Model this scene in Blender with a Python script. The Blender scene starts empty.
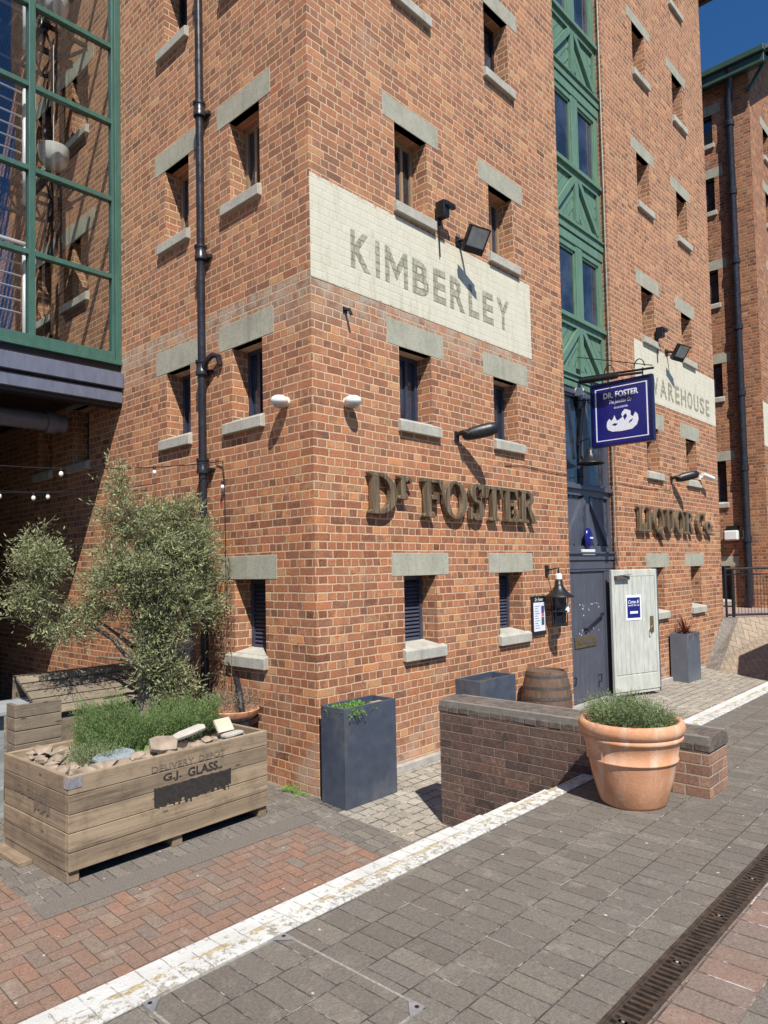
import bpy, math, random
from mathutils import Vector, Matrix
R_ = math.radians
rnd = random.Random(7)
scene = bpy.context.scene
COL = scene.collection

# ------------------------------------------------------------------ mesh builder
class MB:
    def __init__(s): s.v = []; s.f = []
    def add(s, vs, fs):
        b = len(s.v); s.v += [tuple(p) for p in vs]; s.f += [tuple(i + b for i in f) for f in fs]
    def quad(s, a, b, c, d): s.add([a, b, c, d], [(0, 1, 2, 3)])
    def box(s, x0, x1, y0, y1, z0, z1):
        if x0 > x1: x0, x1 = x1, x0
        if y0 > y1: y0, y1 = y1, y0
        if z0 > z1: z0, z1 = z1, z0
        s.add([(x0,y0,z0),(x1,y0,z0),(x1,y1,z0),(x0,y1,z0),(x0,y0,z1),(x1,y0,z1),(x1,y1,z1),(x0,y1,z1)],
              [(0,3,2,1),(4,5,6,7),(0,1,5,4),(1,2,6,5),(2,3,7,6),(3,0,4,7)])
        return s
    def beam(s, a, b, w, h, up=(0,0,1)):
        a = Vector(a); b = Vector(b); d = (b - a).normalized(); u = Vector(up)
        if abs(d.dot(u)) > .98: u = Vector((0,1,0))
        r = d.cross(u).normalized() * w/2; t = r.cross(d).normalized() * h/2
        P = [a-r-t, a+r-t, a+r+t, a-r+t, b-r-t, b+r-t, b+r+t, b-r+t]
        s.add(P, [(0,1,2,3),(7,6,5,4),(4,5,1,0),(5,6,2,1),(6,7,3,2),(7,4,0,3)]); return s
    def prism(s, poly, fr):           # poly: list of (u,v); fr(u,v,w) -> point; w 0..1
        n = len(poly); vs = [fr(u, v, 0) for u, v in poly] + [fr(u, v, 1) for u, v in poly]
        fs = [tuple(range(n)), tuple(range(2*n-1, n-1, -1))] + [(i, i+n, (i+1) % n + n, (i+1) % n) for i in range(n)]
        s.add(vs, fs); return s
    def tube(s, pts, r, n=8, cap=True):
        pts = [Vector(p) for p in pts]; m = len(pts)
        rr = r if isinstance(r, (list, tuple)) else [r]*m
        vs = []; pu = None
        for i, p in enumerate(pts):
            d = (pts[min(i+1, m-1)] - pts[max(i-1, 0)]).normalized()
            if pu is None:
                u = Vector((0,0,1)) if abs(d.z) < .9 else Vector((1,0,0))
            else: u = pu
            a = (u - d*u.dot(d)).normalized(); pu = a; b = d.cross(a)
            for k in range(n):
                t = 2*math.pi*k/n; vs.append(p + (a*math.cos(t) + b*math.sin(t))*rr[i])
        fs = [(i*n+k, i*n+(k+1) % n, (i+1)*n+(k+1) % n, (i+1)*n+k) for i in range(m-1) for k in range(n)]
        if cap: fs += [tuple(range(n-1, -1, -1)), tuple((m-1)*n+k for k in range(n))]
        s.add(vs, fs); return s
    def lathe(s, prof, c, n=32, sc=(1,1), axis=None):   # prof: (r,z)
        vs = []; c = Vector(c)
        for r, z in prof:
            for k in range(n):
                t = 2*math.pi*k/n; p = Vector((r*math.cos(t)*sc[0], r*math.sin(t)*sc[1], z))
                if axis is not None: p = axis @ p
                vs.append(c + p)
        m = len(prof)
        fs = [(i*n+k, i*n+(k+1) % n, (i+1)*n+(k+1) % n, (i+1)*n+k) for i in range(m-1) for k in range(n)]
        if prof[0][0] > 1e-4: fs.append(tuple(range(n-1, -1, -1)))
        if prof[-1][0] > 1e-4: fs.append(tuple((m-1)*n+k for k in range(n)))
        s.add(vs, fs); return s

def tag(o, label=None, cat=None, group=None, kind=None):
    if label: o['label'] = label
    if cat: o['category'] = cat
    if group: o['group'] = group
    if kind: o['kind'] = kind
    return o
def world_loc(o):
    p = Vector(o.location)
    while o.parent: o = o.parent; p += Vector(o.location)
    return p
def build(name, mb, mat, parent=None, smooth=False, bevel=0, local=False, origin=None):
    me = bpy.data.meshes.new(name)
    off = Vector((0,0,0))
    if parent is not None and not local: off = world_loc(parent)
    if origin is not None: off = Vector(origin)
    me.from_pydata([tuple(Vector(p) - off) for p in mb.v], [], mb.f)
    for m in (mat if isinstance(mat, (list, tuple)) else [mat]): me.materials.append(m)
    if smooth:
        for p in me.polygons: p.use_smooth = True
    me.update()
    o = bpy.data.objects.new(name, me); COL.objects.link(o)
    if parent is not None: o.parent = parent
    if origin is not None and parent is None: o.location = off
    if smooth == 'auto':
        md = o.modifiers.new('es', 'EDGE_SPLIT'); md.split_angle = R_(35)
    if bevel:
        md = o.modifiers.new('bevel', 'BEVEL'); md.width = bevel; md.segments = 2; md.limit_method = 'ANGLE'; md.angle_limit = R_(40)
    return o
def thing(name, label, cat, loc=(0,0,0), group=None, rz=0):
    o = bpy.data.objects.new(name, None); COL.objects.link(o)
    o.location = loc; o.rotation_euler = (0,0,rz); o.empty_display_size = .2
    return tag(o, label, cat, group)
def struct(name, mb, mat, **k): return tag(build(name, mb, mat, **k), kind='structure')
def copy_tree(o, parent=None):
    c = o.copy(); COL.objects.link(c); c.parent = parent
    for ch in list(o.children): copy_tree(ch, c)
    return c

# ------------------------------------------------------------------ node helpers
class NT:
    def __init__(s, name):
        s.m = bpy.data.materials.new(name); s.m.use_nodes = True; s.t = s.m.node_tree
        s.t.nodes.clear(); s.out = s.n('ShaderNodeOutputMaterial')
    def n(s, typ, **k):
        o = s.t.nodes.new(typ)
        for a, b in k.items(): setattr(o, a, b)
        return o
    def L(s, a, b): s.t.links.new(a, b)
    def set(s, sock, v):
        if v is None: return
        if isinstance(v, bpy.types.NodeSocket): s.L(v, sock)
        else:
            try: sock.default_value = v
            except Exception: sock.default_value = (*v, 1) if len(v) == 3 else v
    def math(s, op, a, b=None, c=None, clamp=False):
        o = s.n('ShaderNodeMath', operation=op); o.use_clamp = clamp
        s.set(o.inputs[0], a); s.set(o.inputs[1], b)
        if c is not None: s.set(o.inputs[2], c)
        return o.outputs[0]
    def mix(s, f, a, b, mode='MIX'):
        o = s.n('ShaderNodeMix', data_type='RGBA', blend_type=mode)
        s.set(o.inputs[0], f); s.set(o.inputs[6], a); s.set(o.inputs[7], b); return o.outputs[2]
    def fmix(s, f, a, b):
        o = s.n('ShaderNodeMix', data_type='FLOAT'); s.set(o.inputs[0], f); s.set(o.inputs[2], a); s.set(o.inputs[3], b); return o.outputs[0]
    def rng(s, v, a, b, c=0., d=1., smooth=False):
        o = s.n('ShaderNodeMapRange'); o.interpolation_type = 'SMOOTHSTEP' if smooth else 'LINEAR'
        s.set(o.inputs[0], v); s.set(o.inputs[1], a); s.set(o.inputs[2], b); s.set(o.inputs[3], c); s.set(o.inputs[4], d); return o.outputs[0]
    def noise(s, vec, scale, detail=3, rough=.55, col=False, dist=0):
        o = s.n('ShaderNodeTexNoise'); s.set(o.inputs['Vector'], vec); o.inputs['Scale'].default_value = scale
        o.inputs['Detail'].default_value = detail; o.inputs['Roughness'].default_value = rough; o.inputs['Distortion'].default_value = dist
        return o.outputs['Color' if col else 'Fac']
    def ramp(s, f, stops, const=False):
        o = s.n('ShaderNodeValToRGB'); e = o.color_ramp
        if const: e.interpolation = 'CONSTANT'
        while len(e.elements) < len(stops): e.elements.new(.5)
        for i, (p, c) in enumerate(stops): e.elements[i].position = p; e.elements[i].color = (*c, 1) if len(c) == 3 else c
        s.set(o.inputs[0], f); return o.outputs[0]
    def pos(s):      # object space
        return s.n('ShaderNodeTexCoord').outputs['Object']
    def wpos(s): return s.n('ShaderNodeNewGeometry').outputs['Position']
    def sep(s, v): o = s.n('ShaderNodeSeparateXYZ'); s.set(o.inputs[0], v); return o.outputs
    def comb(s, x, y, z): o = s.n('ShaderNodeCombineXYZ'); s.set(o.inputs[0], x); s.set(o.inputs[1], y); s.set(o.inputs[2], z); return o.outputs[0]
    def scale(s, v, sc):
        o = s.n('ShaderNodeVectorMath', operation='MULTIPLY'); s.set(o.inputs[0], v); o.inputs[1].default_value = sc; return o.outputs[0]
    def bsdf(s, color, rough=.7, metal=0, bump=None, bdist=.01, bstr=1., spec=None, trans=None):
        b = s.n('ShaderNodeBsdfPrincipled')
        s.set(b.inputs['Base Color'], color); s.set(b.inputs['Roughness'], rough); s.set(b.inputs['Metallic'], metal)
        if spec is not None: s.set(b.inputs['Specular IOR Level'], spec)
        if bump is not None:
            u = s.n('ShaderNodeBump'); u.inputs['Distance'].default_value = bdist; u.inputs['Strength'].default_value = bstr
            s.L(bump, u.inputs['Height']); s.L(u.outputs[0], b.inputs['Normal'])
        s.L(b.outputs[0], s.out.inputs[0]); s.b = b; return s.m

def brick_core(t, u, v, h, wS, joint, bond='english', jit=.004):
    """returns mask(1=brick), rnd1, rnd2"""
    P = t.wpos()
    nz = t.sep(t.noise(P, 7, 2, .5, col=True)); nf = t.sep(t.noise(P, 45, 2, .6, col=True))
    u = t.math('ADD', u, t.math('MULTIPLY', t.math('SUBTRACT', nz[0], .5), jit*2.2))
    v = t.math('ADD', v, t.math('MULTIPLY', t.math('SUBTRACT', nz[1], .5), jit*2.2))
    u = t.math('ADD', u, t.math('MULTIPLY', t.math('SUBTRACT', nf[0], .5), jit*1.2))
    v = t.math('ADD', v, t.math('MULTIPLY', t.math('SUBTRACT', nf[1], .5), jit*1.2))
    if bond == 'english':
        wv = t.sep(t.noise(P, 1.4, 2, .5, col=True)); v = t.math('ADD', v, t.math('MULTIPLY', t.math('SUBTRACT', wv[0], .5), .016)); u = t.math('ADD', u, t.math('MULTIPLY', t.math('SUBTRACT', wv[1], .5), .12))
    vr = t.math('DIVIDE', v, h); row = t.math('FLOOR', vr); fv = t.math('FRACT', vr)
    par = t.math('FLOORED_MODULO', row, 2.)
    wn = t.n('ShaderNodeTexWhiteNoise', noise_dimensions='1D'); t.L(row, wn.inputs['W'])
    if bond == 'english':
        w = t.fmix(par, wS, wS/2); off = t.math('MULTIPLY', par, .5)
        off = t.math('ADD', off, t.math('MULTIPLY', wn.outputs['Value'], .22))
    elif bond == 'random':
        w = t.fmix(wn.outputs['Value'], wS*.9, wS*1.1); off = t.math('MULTIPLY', wn.outputs['Value'], 7.3)
    elif bond == 'stack':
        w = wS; off = 0.
    else:
        w = wS; off = t.math('ADD', t.math('MULTIPLY', par, .5), t.math('MULTIPLY', wn.outputs['Value'], .12))
    uu = t.math('ADD', t.math('DIVIDE', u, w), off); cid = t.math('FLOOR', uu); fu = t.math('FRACT', uu)
    du = t.math('MULTIPLY', t.math('MINIMUM', fu, t.math('SUBTRACT', 1., fu)), w)
    dv = t.math('MULTIPLY', t.math('MINIMUM', fv, t.math('SUBTRACT', 1., fv)), h)
    d = t.math('MINIMUM', du, dv)
    mask = t.rng(d, joint*.5-.0015, joint*.5+.0025, smooth=True)
    hs = t.n('ShaderNodeTexWhiteNoise', noise_dimensions='3D'); t.L(t.comb(cid, row, par), hs.inputs['Vector'])
    sc = t.sep(hs.outputs['Color'])
    return mask, hs.outputs['Value'], sc[1], d
def wall_uv(t):
    p = t.sep(t.wpos()); g = t.n('ShaderNodeNewGeometry'); nn = t.sep(g.outputs['True Normal'])
    isx = t.math('GREATER_THAN', t.math('ABSOLUTE', nn[0]), .7)
    return t.fmix(isx, p[0], p[1]), p[2]

REDS = [(0,(.17,.07,.042)),(.1,(.31,.115,.06)),(.3,(.41,.15,.07)),(.48,(.32,.135,.075)),(.6,(.45,.175,.075)),(.74,(.24,.11,.07)),(.84,(.52,.21,.085)),(.965,(.46,.27,.14)),(1,(.42,.11,.05))]
def brick_mat(name, h=.086, wS=.228, joint=.0125, cols=REDS, mortar=(.69,.48,.305), bond='english', paint=None, rough=.85, dirt=.3, jit=.0065, stain=None):
    t = NT(name); u, v = wall_uv(t)
    mask, r1, r2, d = brick_core(t, u, v, h, wS, joint, bond, jit)
    P = t.wpos()
    grp = t.noise(P, 2.3, 4, .75)
    rr_ = t.math('ADD', t.math('MULTIPLY', r1, .92), t.math('MULTIPLY', t.math('SUBTRACT', grp, .46), .75), clamp=True)
    c = t.ramp(rr_, cols)
    c = t.mix(1., c, t.ramp(r2, [(0,(.72,.72,.74)),(.5,(1,1,1)),(1,(1.2,1.17,1.12))]), 'MULTIPLY')
    fine = t.noise(P, 55, 5, .8)
    c = t.mix(1., c, t.ramp(fine, [(.28,(.5,.52,.52)),(.5,(1,1,1)),(.72,(1.45,1.38,1.3))]), 'MULTIPLY')
    if stain:      # the upper storeys are laid in a browner, plainer brick
        sz = t.sep(P); upz = t.math('MULTIPLY', t.rng(t.math('ADD', sz[2], t.math('MULTIPLY', t.noise(P, .6, 3), 2.)), 3., 6.5), .22)
        c = t.mix(upz, c, t.mix(r2, (.3,.19,.125), (.43,.28,.185)))
    grime = t.noise(P, 24, 5, .75)
    c = t.mix(t.rng(grime, .5, .68, 0, .55), c, t.mix(r2, (.16,.09,.065), (.5,.3,.18)))
    big = t.noise(P, .8, 4, .6)
    c = t.mix(t.rng(big, .45, .75, 0, dirt*.6), c, (.42,.25,.15))
    soot = t.noise(P, 2.6, 4, .7)
    c = t.mix(t.rng(soot, .55, .8, 0, dirt*1.2), c, (.16,.1,.075))
    mc = t.mix(t.noise(P, 30, 3), t.mix(1., mortar, (.75,.75,.75), 'MULTIPLY'), mortar)
    mc = t.mix(t.rng(t.noise(P, 13, 5, .8), .6, .64, 0, .85), mc, (.07,.045,.035))
    mask2 = t.math('MULTIPLY', mask, t.rng(t.noise(P, 38, 4, .7), .26, .4, .35, 1.))
    c = t.mix(mask2, mc, c)
    streak = t.noise(t.scale(P, [4.5,4.5,.45]), 1., 5, .7)
    c = t.mix(t.rng(streak, .55, .72, 0, dirt*1.3), c, (.2,.12,.085))
    patch = t.noise(P, 1.7, 5, .7)
    c = t.mix(t.rng(patch, .58, .68, 0, dirt*.9), c, (.52,.38,.27))
    if stain:
        s = t.sep(P); k = t.math('MULTIPLY', t.rng(s[2], 4.0, 4.6), t.math('MULTIPLY', t.rng(s[2], 4.66, 4.6), t.rng(s[0], 4.3, 4.1)))
        k = t.math('MULTIPLY', k, t.rng(s[0], -.01, .0)); k = t.math('MULTIPLY', k, t.rng(t.noise(P, 5, 5, .7), .38, .6, 0, .85))
        c = t.mix(k, c, (.44,.39,.31))
        lo = t.math('MULTIPLY', t.rng(s[2], .2, -.5), t.rng(t.noise(P, 3, 5, .7), .42, .6, 0, .6)); c = t.mix(lo, c, (.48,.37,.28))
    if paint:
        wear = paint(t, P, mask)
        white = t.mix(t.rng(t.noise(P, 5, 4, .7), .35, .75), (.66,.62,.5), (.58,.55,.43))
        white = t.mix(t.rng(t.noise(t.scale(P, [6,6,1.2]), 1., 5, .75), .52, .68, 0, .55), white, (.42,.4,.29))
        white = t.mix(t.math('MULTIPLY', t.math('SUBTRACT', 1., mask), .07), white, (.4,.37,.28))
        c = t.mix(wear, white, c)
    hgt = t.math('ADD', t.math('MULTIPLY', mask, .8), t.math('MULTIPLY', t.noise(P, 60, 4, .65), .35))
    hgt = t.math('ADD', hgt, t.math('MULTIPLY', r2, .25))
    return t.bsdf(c, rough, bump=hgt, bdist=.0065 if not paint else .0018, bstr=.9, spec=.25)

def simple(name, col, rough=.6, metal=0, var=.2, scale=12, bump=0., bs=60, spec=None, dirt=None):
    t = NT(name); P = t.pos()
    n = t.noise(P, scale, 4, .6)
    lo = tuple(max(0, x*(1-var)) for x in col); hi = tuple(min(1, x*(1+var)) for x in col)
    c = t.ramp(n, [(.3, lo), (.7, hi)])
    if dirt: c = t.mix(t.rng(t.noise(P, scale*.35, 5, .7), .5, .75, 0, dirt[1]), c, dirt[0])
    rg = t.rng(t.noise(P, scale*2, 3), .3, .7, max(0, rough-.08), min(1, rough+.08))
    return t.bsdf(c, rg, metal, bump=t.noise(P, bs, 4, .65) if bump else None, bdist=bump or .01, spec=spec)

def stone_mat(name, col=(.4,.39,.31), lichen=(.24,.23,.16)):
    t = NT(name); P = t.wpos()
    c = t.ramp(t.noise(P, 3.5, 5, .65), [(.3, tuple(x*.8 for x in col)), (.55, col), (.8, tuple(min(1,x*1.15) for x in col))])
    c = t.mix(t.rng(t.noise(P, 22, 5, .75), .5, .68, 0, .6), c, lichen)
    c = t.mix(t.rng(t.noise(t.scale(P,[8,8,1]), 1., 4, .7), .52, .7, 0, .5), c, tuple(x*.55 for x in col))
    c = t.mix(t.rng(t.noise(P, 160, 3, .7), .62, .72, 0, .6), c, (.6,.58,.5))
    return t.bsdf(c, .88, bump=t.noise(P, 70, 5, .7), bdist=.004, spec=.2)

def wood_mat(name, col=(.38,.28,.18), dark=(.2,.14,.09), axis=0, rough=.8, board=None):
    t = NT(name); P = t.pos(); sc = [28., 28., 28.]; sc[axis] = 1.6
    Pn = t.scale(P, sc)
    g = t.noise(Pn, 1.0, 5, .65, dist=.6)
    c = t.ramp(g, [(.25, dark), (.45, tuple(x*.85 for x in col)), (.62, col), (.8, tuple(min(1, x*1.25) for x in col))])
    sep = t.sep(P)
    wn = t.n('ShaderNodeTexWhiteNoise', noise_dimensions='1D')
    t.L(t.math('FLOOR', t.math('DIVIDE', sep[2], board or .125)), wn.inputs['W'])
    c = t.mix(1., c, t.ramp(wn.outputs['Value'], [(0,(.78,.77,.76)),(1,(1.18,1.16,1.12))]), 'MULTIPLY')
    c = t.mix(t.rng(t.noise(P, 5, 5, .75), .48, .7, 0, .6), c, tuple(x*.9 for x in dark))
    knots = t.n('ShaderNodeTexVoronoi'); t.L(t.scale(P, [3.1,3.1,9]), knots.inputs['Vector']); knots.inputs['Scale'].default_value = 1.
    c = t.mix(t.rng(knots.outputs['Distance'], .05, .11, .75, 0), c, tuple(x*.45 for x in dark))
    return t.bsdf(c, rough, bump=g, bdist=.004, spec=.25)

def paint_mat(name, col, rough=.45, chips=(.3,.3,.3), chip_amt=.0):
    t = NT(name); P = t.pos()
    c = t.ramp(t.noise(t.scale(P,[1,1,.25]), 14, 4, .6), [(.3, tuple(x*.82 for x in col)), (.7, tuple(min(1,x*1.12) for x in col))])
    c = t.mix(t.rng(t.noise(P, 2.2, 4, .7), .5, .8, 0, .35), c, tuple(x*.6+.05 for x in col))
    if chip_amt: c = t.mix(t.rng(t.noise(P, 26, 5, .75), .72-chip_amt, .74-chip_amt), c, chips)
    return t.bsdf(c, rough, bump=t.noise(t.scale(P,[1,1,.12]), 60, 3, .6), bdist=.0015)

def glass_dark(name, col=(.015,.02,.03), rough=.04):
    t = NT(name); P = t.wpos()
    c = t.mix(t.rng(t.noise(P, 2.5, 2), .4, .7), col, tuple(x*3 for x in col))
    return t.bsdf(c, rough, bump=t.noise(P, 1.3, 2), bdist=.012, bstr=.5, spec=.9)

M = {}
M['brick'] = brick_mat('warm_red_brick', stain=True)
def band_paint(x0, x1, z0, z1):
    def f(t, P, mask):
        s = t.sep(P)
        e = t.math('MINIMUM', t.math('MINIMUM', t.math('SUBTRACT', s[0], x0), t.math('SUBTRACT', x1, s[0])),
                   t.math('MINIMUM', t.math('SUBTRACT', s[2], z0), t.math('SUBTRACT', z1, s[2])))
        n = t.noise(P, 9, 5, .75)
        edge = t.rng(e, 0., .045, .2, 0)
        k = t.math('ADD', t.math('ADD', n, t.math('MULTIPLY', edge, .75)), t.math('MULTIPLY', t.math('SUBTRACT', 1., mask), .05))
        return t.rng(k, .66, .74, 0, .75)
    return f
M['band_a'] = brick_mat('whitewashed_brick', paint=band_paint(0, 4.2, 4.56, 5.64))
M['band_b'] = brick_mat('whitewashed_brick_far', paint=band_paint(7.75, 12, 4.62, 5.68))
M['band_c'] = brick_mat('whitewashed_brick_next', paint=band_paint(15.75, 20, 4.62, 5.8))
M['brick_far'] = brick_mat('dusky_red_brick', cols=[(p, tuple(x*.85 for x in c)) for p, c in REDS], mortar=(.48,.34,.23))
ENG = [(0,(.07,.05,.045)),(.25,(.1,.068,.06)),(.5,(.125,.08,.068)),(.7,(.095,.07,.062)),(.9,(.15,.085,.07)),(1,(.19,.1,.075))]
M['eng'] = brick_mat('brown_wall_brick', h=.075, wS=.225, joint=.006, cols=ENG, mortar=(.27,.215,.165), bond='running', dirt=.15, jit=.0015)
M['eng_end'] = brick_mat('red_wall_brick', h=.075, wS=.225, joint=.009, cols=[(0,(.2,.12,.09)),(.5,(.3,.165,.115)),(1,(.36,.22,.15))], mortar=(.45,.36,.27), bond='running', dirt=.3, jit=.0015)
M['lintel'] = stone_mat('grey_lintel_stone')
M['sill'] = stone_mat('weathered_sill_stone', (.46,.44,.38), (.3,.28,.2))
M['green'] = paint_mat('faded_green_paint', (.125,.225,.155), .5)
M['conduit'] = simple('dull_conduit', (.3,.27,.24), .6, 0, .5, 30)
M['green_dark'] = paint_mat('dark_green_paint', (.035,.075,.055), .45)
M['green_steel'] = paint_mat('green_steel_paint', (.05,.125,.098), .4)
M['slate_paint'] = paint_mat('slate_blue_paint', (.075,.082,.11), .45, (.55,.55,.55), .0)
M['slate_door'] = paint_mat('chipped_slate_door_paint', (.08,.085,.11), .5, (.5,.5,.5), .012)
M['beam_grey'] = paint_mat('blue_grey_beam_paint', (.13,.145,.2), .4)
M['black'] = simple('black_iron', (.012,.012,.014), .4, .0, .3, 20)
M['pipe'] = simple('black_pipe_paint', (.02,.019,.024), .32, 0, .3, 8)
M['glassd'] = glass_dark('dark_window_glass')
M['wood_frame'] = paint_mat('brown_window_frame', (.3,.2,.12), .6)
M['navy_frame'] = paint_mat('navy_window_frame', (.035,.042,.075), .4)
M['louvre'] = paint_mat('navy_louvre', (.05,.055,.085), .45)
M['zinc'] = simple('dark_grey_planter', (.07,.085,.12), .45, .2, .18, 6, .001, 60, dirt=((.19,.185,.18),.6))
M['zinc_l'] = simple('mid_grey_planter', (.13,.15,.185), .42, .2, .12, 4, .0006, 90, dirt=((.2,.2,.2),.3))
M['soil'] = simple('dark_soil', (.06,.042,.03), .95, 0, .5, 40, .01, 60)
M['cream_door'] = paint_mat('cream_green_door_paint', (.5,.51,.455), .6)
M['white'] = simple('white_plastic', (.75,.75,.72), .35, 0, .06, 10)
M['chips'] = simple('white_paint_chips', (.6,.6,.6), .7, 0, .1, 10)
M['bronze'] = simple('old_brass', (.3,.22,.12), .4, .8, .3, 30)
M['lamp_glass'] = simple('lamp_glass', (.45,.45,.43), .15, 0, .25, 8)
M['navy_sign'] = simple('navy_sign_paint', (.008,.012,.16), .3, 0, .12, 3)
M['navy_edge'] = simple('dark_navy_edge', (.006,.007,.05), .3, 0, .1, 3)
M['sign_white'] = simple('sign_white_paint', (.75,.78,.85), .5, 0, .08, 30)
M['paper'] = simple('menu_paper', (.75,.77,.85), .4, 0, .05, 8)
M['pink'] = simple('menu_pink', (.6,.12,.16), .4, 0, .05, 8)
M['blueprint'] = simple('menu_blue', (.05,.06,.2), .4, 0, .3, 60)
M['teal'] = simple('menu_teal', (.05,.1,.13), .4, 0, .3, 60)
M['stencil'] = simple('black_stencil_paint', (.03,.025,.022), .8, 0, .4, 30)
M['faint'] = simple('faded_stencil_paint', (.16,.125,.09), .85, 0, .3, 30)
M['galv'] = simple('galvanised_steel', (.5,.52,.55), .4, .7, .2, 30)
M['rubble'] = simple('pale_rubble_stone', (.3,.235,.175), .9, 0, .4, 6, .006, 30)
M['slab'] = simple('cream_stone_slab', (.62,.52,.38), .85, 0, .15, 6, .003, 40)
M['slab_w'] = simple('white_stone_slab', (.45,.42,.36), .85, 0, .15, 6, .003, 40)
M['slab_b'] = simple('blue_grey_slate', (.24,.275,.3), .8, 0, .15, 6, .002, 40)
M['table'] = wood_mat('grey_blue_table_wood', (.32,.35,.36), (.2,.22,.23), 0)
def letter_mat():
    t = NT('bronzed_letter_wood'); P = t.pos()
    g = t.noise(t.scale(P, [40, 40, 2.5]), 1., 4, .6)
    c = t.ramp(g, [(.25,(.05,.032,.018)),(.5,(.15,.105,.06)),(.75,(.32,.25,.16))])
    return t.bsdf(c, .5, .25, bump=g, bdist=.003)
M['letter'] = letter_mat()
def paintletter():
    t = NT('faded_wall_lettering'); P = t.wpos(); u, v = wall_uv(t)
    mask, r1, r2, d = brick_core(t, u, v, .086, .228, .0125, 'english', .0065)
    n = t.noise(P, 14, 5, .75)
    c = t.mix(t.rng(n, .42, .62), (.28,.275,.2), (.45,.43,.33))
    c = t.mix(t.math('SUBTRACT', 1., mask), c, (.24,.22,.16))
    return t.bsdf(c, .85, bump=mask, bdist=.004, spec=.2)
M['wall_letter'] = paintletter()
def terra():
    t = NT('terracotta_clay'); P = t.pos()
    c = t.ramp(t.noise(P, 4, 5, .65), [(.3,(.5,.23,.12)),(.55,(.6,.3,.165)),(.8,(.64,.37,.24))])
    s = t.noise(t.scale(P, [9,9,1.2]), 1.4, 4, .6)
    c = t.mix(t.rng(s, .48, .66, 0, .55), c, (.7,.5,.38))
    c = t.mix(t.rng(t.noise(P, 7, 6, .8), .6, .7, 0, .3), c, (.74,.6,.46))
    c = t.mix(t.rng(t.noise(P, 16, 5, .8), .6, .68, 0, .4), c, (.36,.2,.13))
    return t.bsdf(c, .75, bump=t.noise(P, 50, 4, .6), bdist=.002, spec=.3)
M['terra'] = terra()
M['wood_x'] = wood_mat('weathered_crate_wood', (.33,.255,.175), (.13,.095,.065), 0)
M['wood_y'] = wood_mat('weathered_crate_wood_side', (.28,.215,.15), (.11,.085,.06), 1)
M['wood_b'] = wood_mat('grey_brown_bench_wood', (.24,.195,.145), (.1,.08,.06), 0, board=.09)
M['barrel'] = wood_mat('barrel_stave_wood', (.16,.105,.075), (.06,.042,.032), 2, board=5)
M['hoop'] = simple('rusty_hoop', (.12,.1,.09), .6, .4, .3, 20)
def leafmat(name, a, b, c, trans=.25):
    t = NT(name); P = t.wpos()
    n = t.noise(P, 38, 2, .6); n2 = t.noise(P, 4, 3)
    col = t.ramp(n, [(.3,a),(.5,b),(.72,c)])
    col = t.mix(t.rng(n2, .4, .65, 0, .4), col, a)
    g = t.n('ShaderNodeNewGeometry')
    bs = t.n('ShaderNodeBsdfPrincipled'); t.L(col, bs.inputs['Base Color']); bs.inputs['Roughness'].default_value = .55
    bs.inputs['Specular IOR Level'].default_value = .35
    tr = t.n('ShaderNodeBsdfTranslucent'); t.L(col, tr.inputs[0])
    mx = t.n('ShaderNodeMixShader'); mx.inputs[0].default_value = trans
    t.L(bs.outputs[0], mx.inputs[1]); t.L(tr.outputs[0], mx.inputs[2]); t.L(mx.outputs[0], t.out.inputs[0])
    return t.m
M['olive'] = leafmat('olive_leaf', (.12,.14,.055), (.3,.33,.155), (.52,.55,.34))
M['rosemary'] = leafmat('rosemary_leaf', (.08,.12,.045), (.2,.26,.11), (.38,.44,.24))
M['lavender'] = leafmat('lavender_leaf', (.08,.13,.04), (.18,.27,.09), (.34,.44,.18))
M['bright'] = leafmat('fresh_green_leaf', (.12,.25,.04), (.2,.38,.07), (.3,.48,.12))
M['cordy'] = leafmat('dark_red_leaf', (.07,.025,.02), (.16,.05,.035), (.28,.12,.07))
M['dry'] = leafmat('dry_stem_leaf', (.12,.09,.06), (.25,.19,.13), (.4,.32,.23), .1)
M['bark'] = simple('olive_bark', (.17,.14,.11), .9, 0, .6, 14, .012, 30)
M['twig'] = simple('olive_twig', (.15,.12,.08), .9, 0, .3, 14)
M['edging_l'] = simple('worn_cover_frame', (.27,.25,.22), .9, 0, .3, 40, .003, 80)
M['edging'] = simple('dark_gritty_edging', (.15,.13,.11), .92, 0, .3, 90, .003, 80)
M['concrete'] = simple('pale_concrete', (.36,.34,.31), .9, 0, .25, 8, .003, 60)

# ---- ground materials
def floor_uv(t, swap=False):
    p = t.sep(t.wpos()); return (p[1], p[0]) if swap else (p[0], p[1])
def weather(t, c, P, spots=(.62,.6,.56), amt=1.):
    c = t.mix(t.rng(t.noise(P, 1.3, 5, .65), .45, .75, 0, .35*amt), c, (.14,.12,.1))
    c = t.mix(t.rng(t.noise(P, 300, 3, .7), .52, .68, 0, .4), c, (.5,.46,.4))
    c = t.mix(t.rng(t.noise(P, 5, 6, .8), .54, .68, 0, .4*amt), c, (.36,.32,.26))
    c = t.mix(t.rng(t.noise(P, 42, 5, .8), .5, .66, 0, .5*amt), c, (.09,.078,.065))
    c = t.mix(t.rng(t.noise(P, 12, 5, .8), .55, .7, 0, .4*amt), c, (.11,.095,.08))
    v = t.n('ShaderNodeTexVoronoi'); t.L(P, v.inputs['Vector']); v.inputs['Scale'].default_value = 6.5
    e = t.math('ADD', v.outputs['Distance'], t.math('MULTIPLY', t.noise(P, 30, 3), .12))
    c = t.mix(t.rng(e, .1, .125, .85*amt, 0), c, spots)
    return c
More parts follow.
